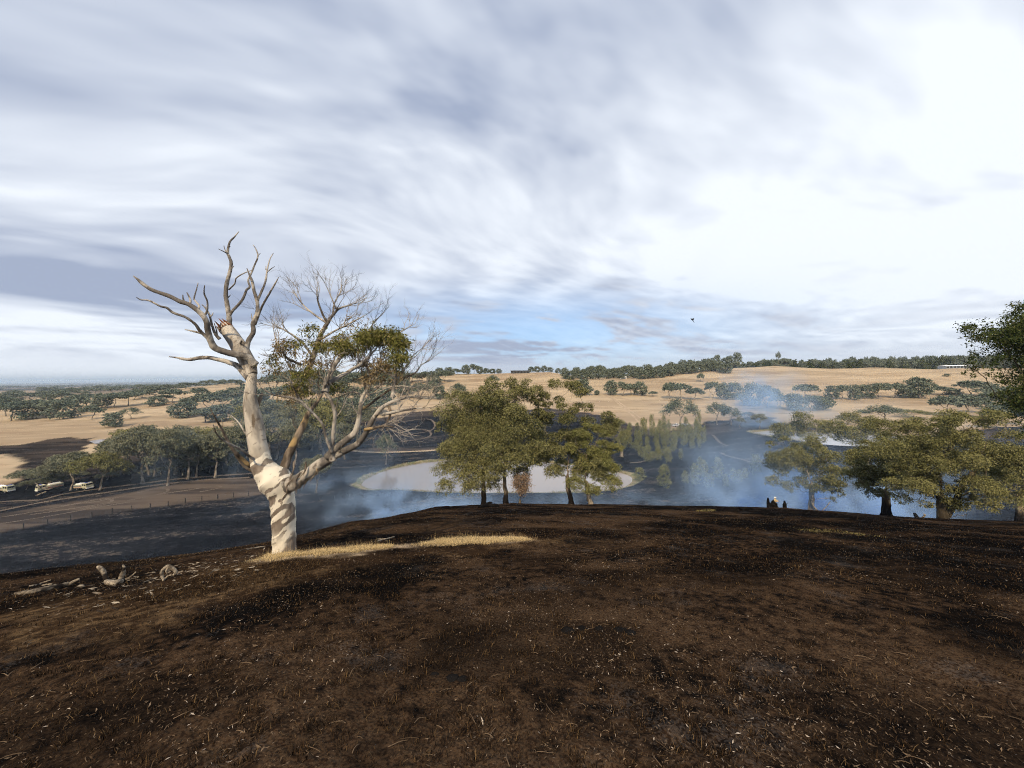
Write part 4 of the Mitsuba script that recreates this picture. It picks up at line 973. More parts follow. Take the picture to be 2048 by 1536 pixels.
def stub(label, u, vb, top, Y, spikes, w, seed):
    b = at(u, vb, Y); b[2] = gz(b[0], b[1]) - .1
    m = Y / F; k = thing('burnt_stump', label, 'stump')
    H = (vb - top) * m; g = np.random.default_rng(seed)
    mb = MB()
    lean, hh = spikes[0]
    P = np.array([b + [lean * m * t ** 1.3, .1 * t, H * hh * t] for t in np.linspace(0, 1, 8)])
    mb.add(*tube(P, w * m / 2 * np.interp(np.linspace(0, 1, 8), [0, .15, .6, 1], [1.35, 1, .85, .5]), 14, lump=.5, seed=seed))
    mb.put(k, 'trunk', 'charcoal', False)
    for lean, hh, off, rr in [(s + (0, .5))[:4] if len(s) == 2 else s for s in spikes[1:]]:
        P = np.array([b + [off * m + (lean - off) * m * t, .15 * math.sin(3 * t), H * hh * t] for t in np.linspace(0, 1, 7)])
        mb = MB(); mb.add(*tube(P, w * m / 2 * rr * np.linspace(1.1, .25, 7), 9, lump=.5, seed=seed + 3)); mb.put(k, 'splinter', 'charcoal', False)


stub('larger black burnt stump with a leaning spike, in front of the firefighter', 1545, 1023, 1001, 47, [(3, .68), (-9, 1.0, -4, .7), (2, .8, 1, .8), (9, .5, 6, .8), (-11, .86, -6, .25)], 15, 3)
stub('smaller black burnt stump with a side snag, right of the firefighter', 1570, 1023, 1006, 47, [(0, .98), (6, .82, 1, .3), (-2, .9, -2, .5)], 7, 8)
stub('dark burnt stump leaning beside the trunk of the largest right tree', 1838, 1018, 1000, 66, [(-8, .95), (2, .5, 2, .5)], 8, 12)


def log(label, rows, name='fallen_log', mat='weathered_wood', cat='log', dyaw=0.0, lift=.5, group=None, sides=12):
    """rows of branches, each a list of (u, v, width in pixels); laid on the ground under the first branch"""
    k = thing(name, label, cat, group)
    p0 = ground(rows[0][0][0], rows[0][0][1], 1.5); Y = p0[1]; m = Y / F
    base = None
    for i, br in enumerate(rows):
        P, R = [], []
        for q in br:
            u, v, w = q[:3]; dy = q[3] if len(q) > 3 else 0
            p = ground(u, v + w / 2, 1.5) if i == 0 else at(u, v, Y + dy)
            if i == 0: p = p + [0, 0, w * m * .42]
            P.append(p); R.append(w * m / 2)
        n = 5; P = spline(P, n); R = np.interp(np.linspace(0, 1, len(P)), np.linspace(0, 1, len(R)), R)
        mb = MB(); mb.add(*tube(P, R, sides, lump=.3, seed=i + len(label))); mb.put(k, 'trunk' if i == 0 else 'branch', mat, True)
    return k


log('long weathered log lying at the left edge of the hilltop, charred at one end', [[(30, 1187, 6), (60, 1183, 8), (90, 1177, 10), (130, 1169, 10), (145, 1167, 8)], [(140, 1168, 8), (150, 1162, 6), (158, 1158, 3)], [(150, 1178, 5), (163, 1172, 7), (166, 1180, 6), (158, 1184, 3)]], mat='charred_log')
log('pale forked branch with two upturned ends like antlers', [[(212, 1163, 9), (222, 1165, 10), (236, 1164, 10), (245, 1160, 8)], [(214, 1163, 8), (210, 1152, 8), (204, 1140, 9), (195, 1133, 6)], [(240, 1162, 8), (245, 1148, 8), (248, 1136, 5), (246, 1130, 3)], [(244, 1160, 5), (258, 1156, 4), (272, 1144, 2)], [(210, 1160, 4), (203, 1163, 2)]], 'fallen_branch', cat='branch')
log('pale curled branch looping back on itself, right of the antler-shaped branch', [[(327, 1160, 5), (323, 1148, 5)], [(327, 1160, 5), (323, 1147, 6), (328, 1137, 6), (337, 1132, 6), (346, 1137, 7), (352, 1145, 6), (347, 1150, 4)], [(330, 1158, 4), (336, 1152, 3), (343, 1150, 2)], [(337, 1134, 4), (333, 1142, 4), (335, 1147, 3)]], 'fallen_branch', cat='branch')
log('thin pale branch lying beyond the dry grass strip right of the dead gum', [[(752, 1083, 2), (765, 1079, 3), (778, 1076, 3), (789, 1073, 2)], [(770, 1078, 2), (760, 1078, 1.2), (745, 1079, .8)]], 'fallen_branch', cat='branch', sides=7)
log('thin grey branches lying between the antler-shaped and the curled branch', [[(262, 1172, 2), (285, 1165, 2.4), (310, 1156, 2)], [(290, 1148, 1.6), (300, 1145, 1.4), (310, 1144, 1)]], 'fallen_branch', cat='branch', sides=7)
log('pair of pale sticks just above the long weathered log', [[(58, 1172, 3), (70, 1170, 3), (82, 1167, 2)], [(84, 1171, 3), (94, 1169, 3), (104, 1168, 2)], [(82, 1166, 2), (92, 1163, 2), (101, 1160, 1.2)]], 'fallen_branch', cat='branch', sides=7)
log('pale stick lying left of the foot of the dead gum', [[(480, 1101, 3), (500, 1097, 3.4), (520, 1094, 3), (540, 1091, 2)]], 'fallen_branch', cat='branch', sides=7)
log('low black log lying on the ridge left of the stumps', [[(1480, 1017, 5), (1490, 1017, 6), (1503, 1017, 4)]], 'fallen_log', 'charcoal')
log('heap of black burnt wood on the ridge below the left middle tree', [[(958, 1013, 5), (972, 1011, 7), (986, 1010, 8), (998, 1012, 4)], [(968, 1010, 5), (978, 1006, 5), (984, 1005, 3)], [(940, 1017, 3), (955, 1014, 3), (975, 1012, 3)]], 'burnt_heap', 'charcoal', 'burnt wood')


def stick(label, rows, Y, mat='weathered_wood', name='fallen_branch'):
    k = thing(name, label, 'branch')
    for i, br in enumerate(rows):
        P = np.array([at(u, v, Y + (q[0] if q else 0)) for u, v, w, *q in br]); R = np.array([w * Y / F / 2 for _, _, w, *_ in br])
        if i == 0: P[:, 2] += gz(P[0][0], P[0][1]) + R[0] - P[0][2]; sh = 0
        mb = MB(); mb.add(*tube(spline(P, 4), np.interp(np.linspace(0, 1, (len(P) - 1) * 4 + 1), np.linspace(0, 1, len(R)), R), 7, lump=.2, seed=i)); mb.put(k, 'branch', mat, True)


stick('white stick standing askew in the smoke left of the charred right trunk', [[(1742, 1006, 4), (1737, 998, 4), (1731, 990, 3)]], 82)
stick('long whitish bough drooping from the hazy gum behind the stumps', [[(1645, 1021, 3), (1632, 1012, 4), (1625, 1002, 4), (1624, 990, 4), (1627, 978, 3)], [(1645, 1021, 2), (1654, 1012, 2), (1660, 1004, 1.5)]], 73)
stick('white curled stick by the foot of the largest right tree', [[(1836, 1030, 2), (1846, 1025, 3), (1850, 1021, 3), (1847, 1019, 2)]], 60)
stick('low white branch lying in the smoke near the charred right trunk', [[(1678, 999, 2), (1688, 1000, 3), (1696, 1003, 2)]], 84)
stick('second low white branch lying in the smoke, nearer the charred right trunk', [[(1706, 1007, 2), (1714, 1005, 3), (1724, 1003, 2)]], 80)


# blades of grass
def blades(mb, xy, h, w, rng, lean=.5, curve=True):
    n = len(xy); z = height(xy[:, 0], xy[:, 1])
    a = rng.uniform(0, 2 * math.pi, n); hh = h * rng.uniform(.5, 1.4, n)
    d = np.stack([np.cos(a), np.sin(a), 0 * a], 1); s = np.stack([-np.sin(a), np.cos(a), 0 * a], 1)
    b = np.column_stack([xy, z - .01]); ln = (lean * hh * rng.uniform(.2, 1.3, n))[:, None]
    mid = b + d * ln * .35 + np.array([0, 0, 1]) * hh[:, None] * .6; tip = b + d * ln + np.array([0, 0, 1]) * hh[:, None]
    w2 = (w * rng.uniform(.6, 1.3, n))[:, None] / 2
    V = np.stack([b - s * w2, b + s * w2, mid + s * w2 * .7, mid - s * w2 * .7, tip], 1).reshape(-1, 3)
    o = np.arange(n)[:, None] * 5
    mb.add(V, np.vstack([o + [0, 1, 2], o + [0, 2, 3], o + [3, 2, 4]]), np.repeat(rng.random((n, 2)), 5, 0))


def in_poly(pts, n, rng, y0=1.5):
    P = np.array([ground(u, v, y0)[:2] for u, v in pts]); poly = shapely.Polygon(spline(np.vstack([P, P[:1]]), 4)).buffer(0)
    a, b, c, d = poly.bounds; out = np.zeros((0, 2))
    while len(out) < n:
        q = rng.uniform([a, b], [c, d], (n * 2, 2)); out = np.vstack([out, q[shapely.contains_xy(poly, q[:, 0], q[:, 1])]])
    return out[:n]


gr = np.random.default_rng(9)
mb = MB()
def ragged(poly, n, rng, amp, sc_, cut=0.0):
    """points in the polygon grown and eaten by noise, so that its edge frays"""
    a, b, c, d = poly.buffer(amp).bounds
    q = rng.uniform([a, b], [c, d], (n, 2))
    nz = meshkit.fbm(np.column_stack([q / sc_, np.zeros(n)]), 4, 31) - 0.5
    p = shapely.points(q); s = shapely.distance(p, poly.boundary); s = np.where(shapely.contains_xy(poly, q[:, 0], q[:, 1]), -s, s)
    return q[s + nz * amp * 2 + rng.normal(0, .12, n) < cut]


blades(mb, ragged(GRASS, 300000, gr, .6, .8, -.05), .06, .007, gr, 1.4)
q_ = ragged(GRASS, 6000, gr, .8, .8, .05); blades(mb, q_, .20, .005, gr, .45)
labels['dry_grass'] = {'label': 'strip of unburnt straw-coloured grass at the foot of the dead gum', 'category': 'grass', 'kind': 'stuff'}
print('grass', mb.n // 5); single('dry_grass', mb.mesh(), 'straw', uv=mb.uv())
mb = MB()
G2 = shapely.Polygon(ground_poly([(1550, 1063), (1580, 1057), (1640, 1057), (1690, 1062), (1750, 1070), (1760, 1074), (1690, 1071), (1600, 1067)], 1.5)).buffer(0)
q_ = ragged(G2, 30000, gr, 2.0, 1.0, -.75); blades(mb, q_[gr.random(len(q_)) < .35], .05, .010, gr, 1.3)
blades(mb, in_poly([(1390, 1022), (1405, 1020), (1430, 1020), (1428, 1023), (1400, 1024)], 240, gr, 20), .10, .02, gr, 1.0)
labels['dry_grass_001'] = {'label': 'thin patch of unburnt yellow grass on the right of the hilltop', 'category': 'grass', 'kind': 'stuff'}
single('dry_grass_001', mb.mesh(), 'straw_green', uv=mb.uv())


# reeds and rough grass round the dams
mb = MB()
for poly, n_, h_ in ((DAM, 5200, .55), (POND2, 2600, .7)):
    t_ = gr.random(n_) * poly.exterior.length
    e_ = np.array([poly.exterior.interpolate(float(q)).coords[0] for q in t_]); c_ = np.array(poly.centroid.coords[0])
    den_ = meshkit.fbm(np.column_stack([e_ / 9, np.zeros(n_)]), 3, 63); o_ = e_ - c_; o_ /= np.linalg.norm(o_, axis=1, keepdims=True)
    e_ = e_ + o_ * np.abs(gr.normal(0, 1.0, n_))[:, None] + gr.normal(0, .2, (n_, 2)); blades(mb, e_[den_ > .44], h_, .10, gr, .6)
labels['reeds'] = {'label': 'ragged fringe of green and straw reeds round the dams', 'category': 'reeds', 'kind': 'stuff'}
single('reeds', mb.mesh(), 'straw_green', uv=mb.uv())


def scatter(n, r0, r1, power, rng, amax=57):
    a = np.radians(rng.uniform(-amax, amax, n)); r = r0 * (r1 / r0) ** (rng.random(n) ** power)
    return np.stack([r * np.sin(a), r * np.cos(a)], 1), r


# half-singed brown thatch on the left where the sun lies, and charred stubble everywhere
mb = MB()
xy = in_poly([(200, 1200), (400, 1155), (520, 1130), (660, 1120), (600, 1150), (480, 1175), (330, 1205)], 9000, gr); blades(mb, xy, .05, .008, gr, 1.6)
xy, r = scatter(150000, 2.0, 34, 0.9, gr); keep = meshkit.fbm(np.stack([xy[:, 0] * .8, xy[:, 1] * .8, 0 * r], -1), 3, 77) + .25 * gr.random(len(r)) > .52
xy, r = xy[keep], r[keep]
for a, b in ((0, 5), (5, 11), (11, 40)):
    s = (r >= a) & (r < b); blades(mb, xy[s], (.028, .035, .045)[(a > 0) + (a > 5)], (.0035, .006, .012)[(a > 0) + (a > 5)], gr, 1.6)
ct, rt = scatter(1500, 2.6, 30, .8, gr)          # charred tussocks
q_ = np.repeat(ct, 26, 0) + gr.normal(0, .03, (1500 * 26, 2)) * np.repeat(1 + rt / 14, 26)[:, None]
blades(mb, q_, .055, .007, gr, .8)
labels['burnt_stubble'] = {'label': 'short charred and singed grass stubble over the hilltop', 'category': 'stubble', 'kind': 'stuff'}
single('burnt_stubble', mb.mesh(), 'stubble', uv=mb.uv())
# fallen gum leaves and chips
mb = MB()
xy, r = scatter(95000, 2.2, 48, .75, gr)
den = meshkit.fbm(np.stack([xy[:, 0] * .45, xy[:, 1] * .45, 0 * r], -1), 3, 55); k_ = den + .3 * gr.random(len(r)) > .60
xy, r = xy[k_], r[k_]; n = len(r)
z = height(xy[:, 0], xy[:, 1]) + .022
L_ = gr.uniform(.004, .019, n) * np.where(r > 9, 1.25, 1) * np.where(gr.random(n) < .06, 1.7, 1); a = gr.uniform(0, 2 * math.pi, n)
d = np.stack([np.cos(a), np.sin(a), gr.normal(0, .22, n)], 1); s = np.stack([-np.sin(a), np.cos(a), gr.normal(0, .4, n)], 1); c = np.column_stack([xy, z])
w = (L_ * gr.uniform(.10, .30, n))[:, None]; L_ = L_[:, None]; bend = s * L_ * gr.uniform(-.35, .35, (n, 1))
Vl = np.stack([c - d * L_, c + s * w + bend, c + d * L_, c - s * w + bend], 1).reshape(-1, 3); o = np.arange(n)[:, None] * 4
labels['leaf_litter'] = {'label': 'pale fallen leaves and bark chips flecking the burnt ground', 'category': 'leaf litter', 'kind': 'stuff'}
single('leaf_litter', (Vl, np.vstack([o + [0, 1, 2], o + [0, 2, 3]])), 'litter', uv=np.repeat(gr.random((n, 2)), 4, 0))
# larger bark chips thrown down on the left, towards the logs
q_ = in_poly([(60, 1215), (200, 1165), (400, 1122), (545, 1098), (560, 1118), (480, 1160), (330, 1200), (150, 1235)], 420, gr); n = len(q_)
c = np.column_stack([q_, height(q_[:, 0], q_[:, 1]) + .03]); a = gr.normal(.5, .5, n); L_ = (.015 + .075 * gr.random(n) ** 3)[:, None]
d = np.stack([np.cos(a), np.sin(a), gr.normal(0, .12, n)], 1); s_ = np.stack([-np.sin(a), np.cos(a), gr.normal(0, .4, n)], 1) * gr.uniform(.12, .3, n)[:, None]
Vl = np.stack([c - d * L_, c + s_ * L_ - d * L_ * .5, c + s_ * L_ * .8 + d * L_ * .6, c + d * L_, c - s_ * L_], 1).reshape(-1, 3); o = np.arange(n)[:, None] * 5
labels['bark_chips'] = {'label': 'pale bark chips strewn over the ground between the logs and the dead gum', 'category': 'bark chips', 'kind': 'stuff'}
single('bark_chips', (Vl, np.vstack([o + [0, 1, 2], o + [0, 2, 3], o + [0, 3, 4]])), 'weathered_wood', uv=np.repeat(gr.random((n, 2)), 5, 0))
# twigs one can pick out singly
for i in range(120):
    u, v = gr.uniform(0, 2048), 1180 + 350 * gr.random() ** .8
    p = ground(u, v, 1.2); ln = gr.uniform(.04, .13) * (1 + p[1] / 12); a = gr.uniform(0, 2 * math.pi); cv = gr.uniform(-.5, .5); kink = gr.uniform(-.25, .25)
    dd, ss = np.array([math.cos(a), math.sin(a)]), np.array([-math.sin(a), math.cos(a)])
    pts = np.array([p[:2] + dd * ln * t + ss * ln * (cv * t * t + kink * abs(t - .2)) for t in np.linspace(-.5, .5, 7)])
    P = np.column_stack([pts, height(pts[:, 0], pts[:, 1]) + .016 + .012 * np.sin(np.linspace(0, 3.1, 7))])
    k = thing('twig', 'short pale twig lying on the burnt hilltop', 'twig', 'pale twigs scattered over the burnt hilltop')
    single(k, tube(P, np.linspace(.0027, .0014, 7) * gr.uniform(.7, 1.5) * (1 + p[1] / 14), 5)[:2], 'litter', True, uv=np.full((7 * 5 + 2, 2), (gr.uniform(.5, 1), gr.uniform(.3, .93))))
# clods of charred earth thrown up in the foreground
for i, (u, v, w) in enumerate([(905, 1358, 22), (925, 1360, 18), (1135, 1262, 20), (1165, 1258, 16), (1240, 1262, 22), (1262, 1266, 18), (1200, 1258, 15), (868, 1350, 14)]):
    p = ground(u, v, 1.5); r = w / F * p[1] / 2
    b = trimesh.creation.icosphere(3, r); vv = b.vertices * [1.3, 1, .55]; vv = vv * (1 + .7 * (meshkit.fbm(vv / r * .9 + i * 7, 3, i) - .5))[:, None]
    k = thing('clod', 'dark clod of charred earth in the foreground, ' + ordinal(1 + sorted([905, 925, 1135, 1165, 1240, 1262, 1200, 868]).index(u)) + ' from the left', 'clod', 'clods of charred earth')
    single(k, (vv + p, b.faces), 'charcoal', True)

# dead shrub between the middle trees
b = at(1040, 1008, 54); b[2] = gz(b[0], b[1])
g = np.random.default_rng(21); m_ = 54 / F
k = thing('dead_shrub', 'scorched pinkish-brown shrub between the middle gums', 'shrub')
C_ = [tuple(at(1040 + g.uniform(-20, 20) * q, 1002 - 46 * q, 54 + g.uniform(-1, 1))) + (.5, .5, .5) for q in np.linspace(.35, 1, 16)]
w_, l_ = gum(21, 4, C_, .5, .2, nleaf=3800, L=.26, W=.07, base=b, step=.25, twig=.012, droop=-.6, tuft=10, spread=.5, z0=b[2], gnarl=.2)
w_.put(k, 'stem', 'bark_brown', True); l_.put(k, 'crown', 'foliage_dry')

# ---------------------------------------------------------------- firefighter behind the larger stump
def plain(c, rough=.7): return {'type': 'twosided', 'b': {'type': 'principled', 'base_color': {'type': 'rgb', 'value': list(c)}, 'roughness': rough}}


scene['skin'] = plain((0.45, 0.28, 0.20)); scene['turnout'] = plain((0.62, 0.47, 0.22)); scene['helmet_white'] = plain((0.80, 0.80, 0.76), .3); scene['black_rubber'] = plain((0.02, 0.02, 0.02)); 
fb = at(1549, 1023, 58.5); fb[2] = gz(fb[0], fb[1])


def body(chains_, ln=.04):
    tot = m3.Manifold()
    for ch in chains_:
        for (a, ra), (b, rb) in zip(ch[:-1], ch[1:]):
            s = [m3.Manifold.sphere(r, 20).translate(tuple(float(x) for x in c)) for c, r in ((a, ra), (b, rb))]
            tot = tot + m3.Manifold.batch_hull(s)
    me = tot.refine_to_length(ln).to_mesh(); t = trimesh.Trimesh(me.vert_properties[:, :3], me.tri_verts)
    trimesh.smoothing.filter_taubin(t, iterations=12)
    return t.vertices + fb, t.faces


k = thing('person', 'firefighter in yellow coat and white helmet behind the larger burnt stump, facing right', 'person')
J = lambda x, y, z: (x, y, z)
sh = 1.42
cloth = body([[(J(0, 0, .95), .155), (J(.04, 0, 1.18), .165), (J(.07, 0, sh - .04), .15)], [(J(.07, -.19, sh), .075), (J(.16, -.22, 1.16), .062), (J(.40, -.12, 1.13), .048)], [(J(.07, .19, sh), .075), (J(.18, .20, 1.2), .062), (J(.46, .06, 1.2), .048)], [(J(.07, -.19, sh), .085), (J(.07, .19, sh), .085)],
              [(J(0, -.10, .95), .125), (J(.03, -.12, .52), .085), (J(-.02, -.13, .12), .07)], [(J(0, .10, .95), .125), (J(.08, .12, .53), .085), (J(.06, .13, .12), .07)]])
part(k, 'clothing', cloth, 'turnout', True)
hands = []
for bx, by, bz, sg in ((.44, -.11, 1.13, 1), (.50, .05, 1.2, -1)):
    hands.append([(J(bx - .03, by, bz), .035), (J(bx + .05, by, bz), .042)])
    for q in range(4): hands.append([(J(bx + .05, by, bz + .03 - .02 * q), .012), (J(bx + .10, by + .01 * sg, bz + .028 - .02 * q), .011), (J(bx + .105 - .004 * q, by + .045 * sg, bz + .02 - .018 * q), .009)])
    hands.append([(J(bx, by, bz + .03), .013), (J(bx + .05, by + .03 * sg, bz + .055), .011), (J(bx + .085, by + .05 * sg, bz + .045), .009)])
head = body([[(J(.07, 0, sh), .062), (J(.09, 0, 1.55), .058)], [(J(.09, 0, 1.64), .098), (J(.12, 0, 1.58), .08)], [(J(.19, 0, 1.62), .02), (J(.215, 0, 1.595), .018)], [(J(.09, -.1, 1.62), .022), (J(.085, -.1, 1.59), .018)], [(J(.09, .1, 1.62), .022), (J(.085, .1, 1.59), .018)]] + hands, .012)
part(k, 'skin', head, 'skin', True)
for s in (-1, 1):
    e_ = trimesh.creation.icosphere(2, .013); part(k, 'eye', (e_.vertices + fb + [.185, .035 * s, 1.64], e_.faces), 'black_rubber', True)
hm = trimesh.creation.icosphere(3, .135); hv = hm.vertices.copy(); hv[:, 2] = np.where(hv[:, 2] < 0, hv[:, 2] * .12, hv[:, 2] * .95); rim = (np.abs(hm.vertices[:, 2]) < .03); hv[rim, :2] *= 1.25
part(k, 'helmet', (hv * [1.1, 1, 1] + fb + [.09, 0, 1.68], hm.faces), 'helmet_white', True)
for s in (-1, 1):
    x = -.02 if s < 0 else .06
    part(k, 'boot', rbox(fb + [x + .05, .13 * s, .05], (.29, .11, .14), .04), 'black_rubber', True)

# ---------------------------------------------------------------- vehicles
scene['cream_paint'] = {'type': 'principled', 'base_color': {'type': 'rgb', 'value': [0.52, 0.51, 0.36]}, 'roughness': .35, 'clearcoat': .5}
scene['white_paint'] = {'type': 'principled', 'base_color': {'type': 'rgb', 'value': [0.78, 0.78, 0.76]}, 'roughness': .3, 'clearcoat': .6}
scene['red_paint'] = {'type': 'principled', 'base_color': {'type': 'rgb', 'value': [0.45, 0.03, 0.02]}, 'roughness': .35}
scene['dark_glass'] = {'type': 'principled', 'base_color': {'type': 'rgb', 'value': [0.02, 0.024, 0.03]}, 'roughness': .08, 'specular': .6}
scene['grey_metal'] = {'type': 'principled', 'base_color': {'type': 'rgb', 'value': [0.30, 0.30, 0.30]}, 'roughness': .45, 'metallic': .6}
scene['blue_lamp'] = {'type': 'principled', 'base_color': {'type': 'rgb', 'value': [0.03, 0.06, 0.4]}, 'roughness': .15}


class Vehicle:
    def __init__(self, name, label, cat, p, yaw, group=None):
        self.k = thing(name, label, cat, group); c, s = math.cos(yaw), math.sin(yaw)
        e, self.s = 1.5, .86 if cat == 'fire truck' else 1.0
        x, y = p[0], p[1]
        gx_ = (gz(x + c * e, y + s * e) - gz(x - c * e, y - s * e)) / (2 * e); gy_ = (gz(x - s * .8, y + c * .8) - gz(x + s * .8, y - c * .8)) / 1.6
        f = np.array([c, s, gx_]); f /= np.linalg.norm(f); l = np.array([-s, c, gy_]); l -= f * l.dot(f); l /= np.linalg.norm(l)
        self.M = np.stack([f, l, np.cross(f, l)], 1); self.o = np.array([x, y, gz(x, y) + .03])

    def put(self, name, mesh, mat, smooth=False, label=None):
        v, f = mesh[:2]; return part(self.k, name, ((np.asarray(v) * self.s) @ self.M.T + self.o, f), mat, smooth, label=label)

    def box(self, name, c, s, mat, b=.04, **kw): return self.put(name, rbox(c, s, b), mat, **kw)

    def wheel(self, x, y, r, w):
        k = self.put('wheel', cyl((x, y - w / 2, r), (x, y + w / 2, r), r, 20), 'black_rubber', 30)
        v, f = cyl((x, y - w / 2 - .02, r), (x, y + w / 2 + .02, r), r * .5, 14); scene[k + '__rim'] = ply(((v * self.s) @ self.M.T + self.o, f), 'grey_metal', smooth=30)


def fire_truck(label, p, yaw):
    t = Vehicle('fire_truck', label, 'fire truck', p, yaw)
    t.box('chassis', (0, 0, .72), (7.0, .95, .28), 'black_rubber')
    hullp = np.array([(3.55, y, z) for y in (-1.15, 1.15) for z in (.7, 1.55)] + [(3.25, y, 2.62) for y in (-1.05, 1.05)] + [(1.35, y, z) for y in (-1.15, 1.15) for z in (.7, 2.7)])
    h = trimesh.Trimesh(hullp).convex_hull; t.put('cab', (h.vertices, h.faces), 'cream_paint')
    t.put('windscreen', rbox((3.44, 0, 2.05), (.10, 1.95, .78), .03), 'dark_glass')
    for s in (-1, 1):
        t.box('window', (2.85, 1.16 * s, 2.08), (.75, .06, .62), 'dark_glass', .02); t.box('window', (1.85, 1.16 * s, 2.08), (.75, .06, .62), 'dark_glass', .02)
        t.box('headlight', (3.56, .85 * s, 1.12), (.08, .32, .22), 'white_paint', .02)
        t.box('mirror', (3.35, 1.36 * s, 1.95), (.1, .22, .42), 'black_rubber', .03)
        t.box('stripe', (-1.1, 1.235 * s, 1.15), (4.2, .02, .12), 'red_paint', .004)
        for i in range(3): t.box('locker', (-2.6 + 1.45 * i, 1.225 * s, 1.68), (1.25, .03, .62), 'grey_metal', .01)
    t.box('body', (-1.15, 0, 1.5), (4.6, 2.4, 1.25), 'cream_paint', .06)
    t.box('tank', (-1.3, 0, 2.28), (3.2, 1.7, .42), 'white_paint', .10)
    t.box('bumper', (3.62, 0, .72), (.22, 2.3, .34), 'white_paint', .05)
    t.box('light_bar', (2.4, 0, 2.78), (.35, 1.6, .16), 'blue_lamp', .05)
    for x in (2.45, -1.9):
        for s in (-1, 1): t.wheel(x, .98 * s, .52, .34)


def ute(label, p, yaw):
    t = Vehicle('utility_vehicle', label, 'vehicle', p, yaw)
    h = trimesh.Trimesh(np.array([(x, y, z) for x, z in ((2.4, .45), (2.45, .9), (1.2, 1.08), (-.6, 1.1), (-.6, .45)) for y in (-.9, .9)])).convex_hull; t.put('body', (h.vertices, h.faces), 'white_paint')
    h = trimesh.Trimesh(np.array([(x, y, z) for x, z, w in ((1.2, 1.06, .86), (.55, 1.75, .72), (-.5, 1.78, .72), (-.6, 1.06, .86)) for y in (-w, w)])).convex_hull; t.put('cab', (h.vertices, h.faces), 'white_paint')
    h = trimesh.Trimesh(np.array([(1.12, y, 1.16) for y in (-.74, .74)] + [(.64, y, 1.68) for y in (-.64, .64)] + [(1.17, y, 1.18) for y in (-.74, .74)] + [(.69, y, 1.70) for y in (-.64, .64)])).convex_hull; t.put('windscreen', (h.vertices, h.faces), 'dark_glass')
    for s in (-1, 1):
        t.box('window', (.05, .80 * s, 1.42), (.95, .06, .44), 'dark_glass', .02); t.box('headlight', (2.42, .66 * s, .82), (.06, .3, .16), 'grey_metal', .02)
        t.box('tray_side', (-1.55, .88 * s, .98), (1.9, .05, .4), 'white_paint', .01)
        for x in (1.5, -1.55): t.wheel(x, .78 * s, .38, .26)
    t.box('tray', (-1.55, 0, .72), (1.95, 1.8, .14), 'grey_metal'); t.box('tank', (-1.5, 0, 1.15), (1.3, 1.2, .75), 'white_paint', .12)


yaw0 = math.radians(-14)
fire_truck('cream fire truck parked behind the pale trunks left of the woodland, facing right', ground(168, 979, 80), yaw0)
fire_truck('cream fire truck cut off by the left edge of the view', ground(8, 984, 80), math.radians(-8))
fire_truck('cream fire truck half hidden by low branches between the other two', ground(100, 980, 80), math.radians(-112))
stick('spray of bleached dead branches half hiding the middle fire truck', [[(72, 980, 3), (82, 976, 3), (92, 972, 2)], [(80, 977, 2), (76, 970, 2), (70, 966, 1.2)], [(86, 975, 2), (96, 974, 2), (112, 970, 1.2)], [(84, 977, 2), (94, 979, 2), (106, 976, 1.2)], [(90, 973, 1.6), (96, 966, 1.4), (104, 963, 1)]], 124)
ute('white utility vehicle left of the grey open-crowned gum far across the burn', ground(1353, 853, 80), math.radians(200))
ute('white utility vehicle right of the grey open-crowned gum far across the burn', ground(1369, 852, 80), math.radians(15))

# ---------------------------------------------------------------- far buildings
scene['shed_dark'] = plain((0.07, 0.085, 0.10)); scene['shed_blue'] = plain((0.20, 0.25, 0.31)); scene['shed_white'] = plain((0.72, 0.72, 0.70)); scene['roof_pale'] = plain((0.62, 0.64, 0.66), .4)


def shed(label, u, vb, Y, L, W, H, pitch, wall, roof, bays, cat='shed'):
    p = at(u, vb, Y); z = min(gz(p[0] + dx, p[1] + dy) for dx in (-L / 2, L / 2) for dy in (0, W)); k = thing('farm_shed', label, cat)
    zt = gz(p[0], p[1]) + H
    part(k, 'wall', rbox((p[0], p[1] + W / 2, (z - .3 + zt) / 2), (L, W, zt - z + .3), .02), wall)
    ov = .4
    hp_ = np.array([(p[0] + sx * (L / 2 + ov), p[1] + yy, zz_) for sx in (-1, 1) for yy, zz_ in ((-ov, zt - .02), (W / 2, zt + pitch), (W + ov, zt - .02), (-ov, zt + .12), (W / 2, zt + pitch + .14), (W + ov, zt + .12))])
    h = trimesh.Trimesh(hp_).convex_hull; part(k, 'roof', (h.vertices, h.faces), roof)
    for i in range(bays):
        x = p[0] + L * ((i + .5) / bays - .5); part(k, 'door', rbox((x, p[1] - .03, zt - H * .5), (L / bays * .72, .06, H * .8), .02), 'black_rubber' if wall != 'shed_white' else 'shed_dark')


shed('long dark shed on the skyline of the middle hill', 1040, 745, 525, 25, 9, 3.4, .7, 'shed_dark', 'shed_dark', 6)
shed('small white shed below the dark belt between the hills', 1247, 760, 560, 9, 5, 3.0, .8, 'shed_white', 'roof_pale', 1)
shed('long low blue-grey shed with a pale roof far right behind the near tree', 1924, 735.5, 600, 50, 12, 3.6, 1.6, 'shed_blue', 'roof_pale', 9)

# ---------------------------------------------------------------- fences
scene['post_wood'] = plain((0.025, 0.022, 0.02), .9); scene['wire'] = plain((0.05, 0.05, 0.05), .5)


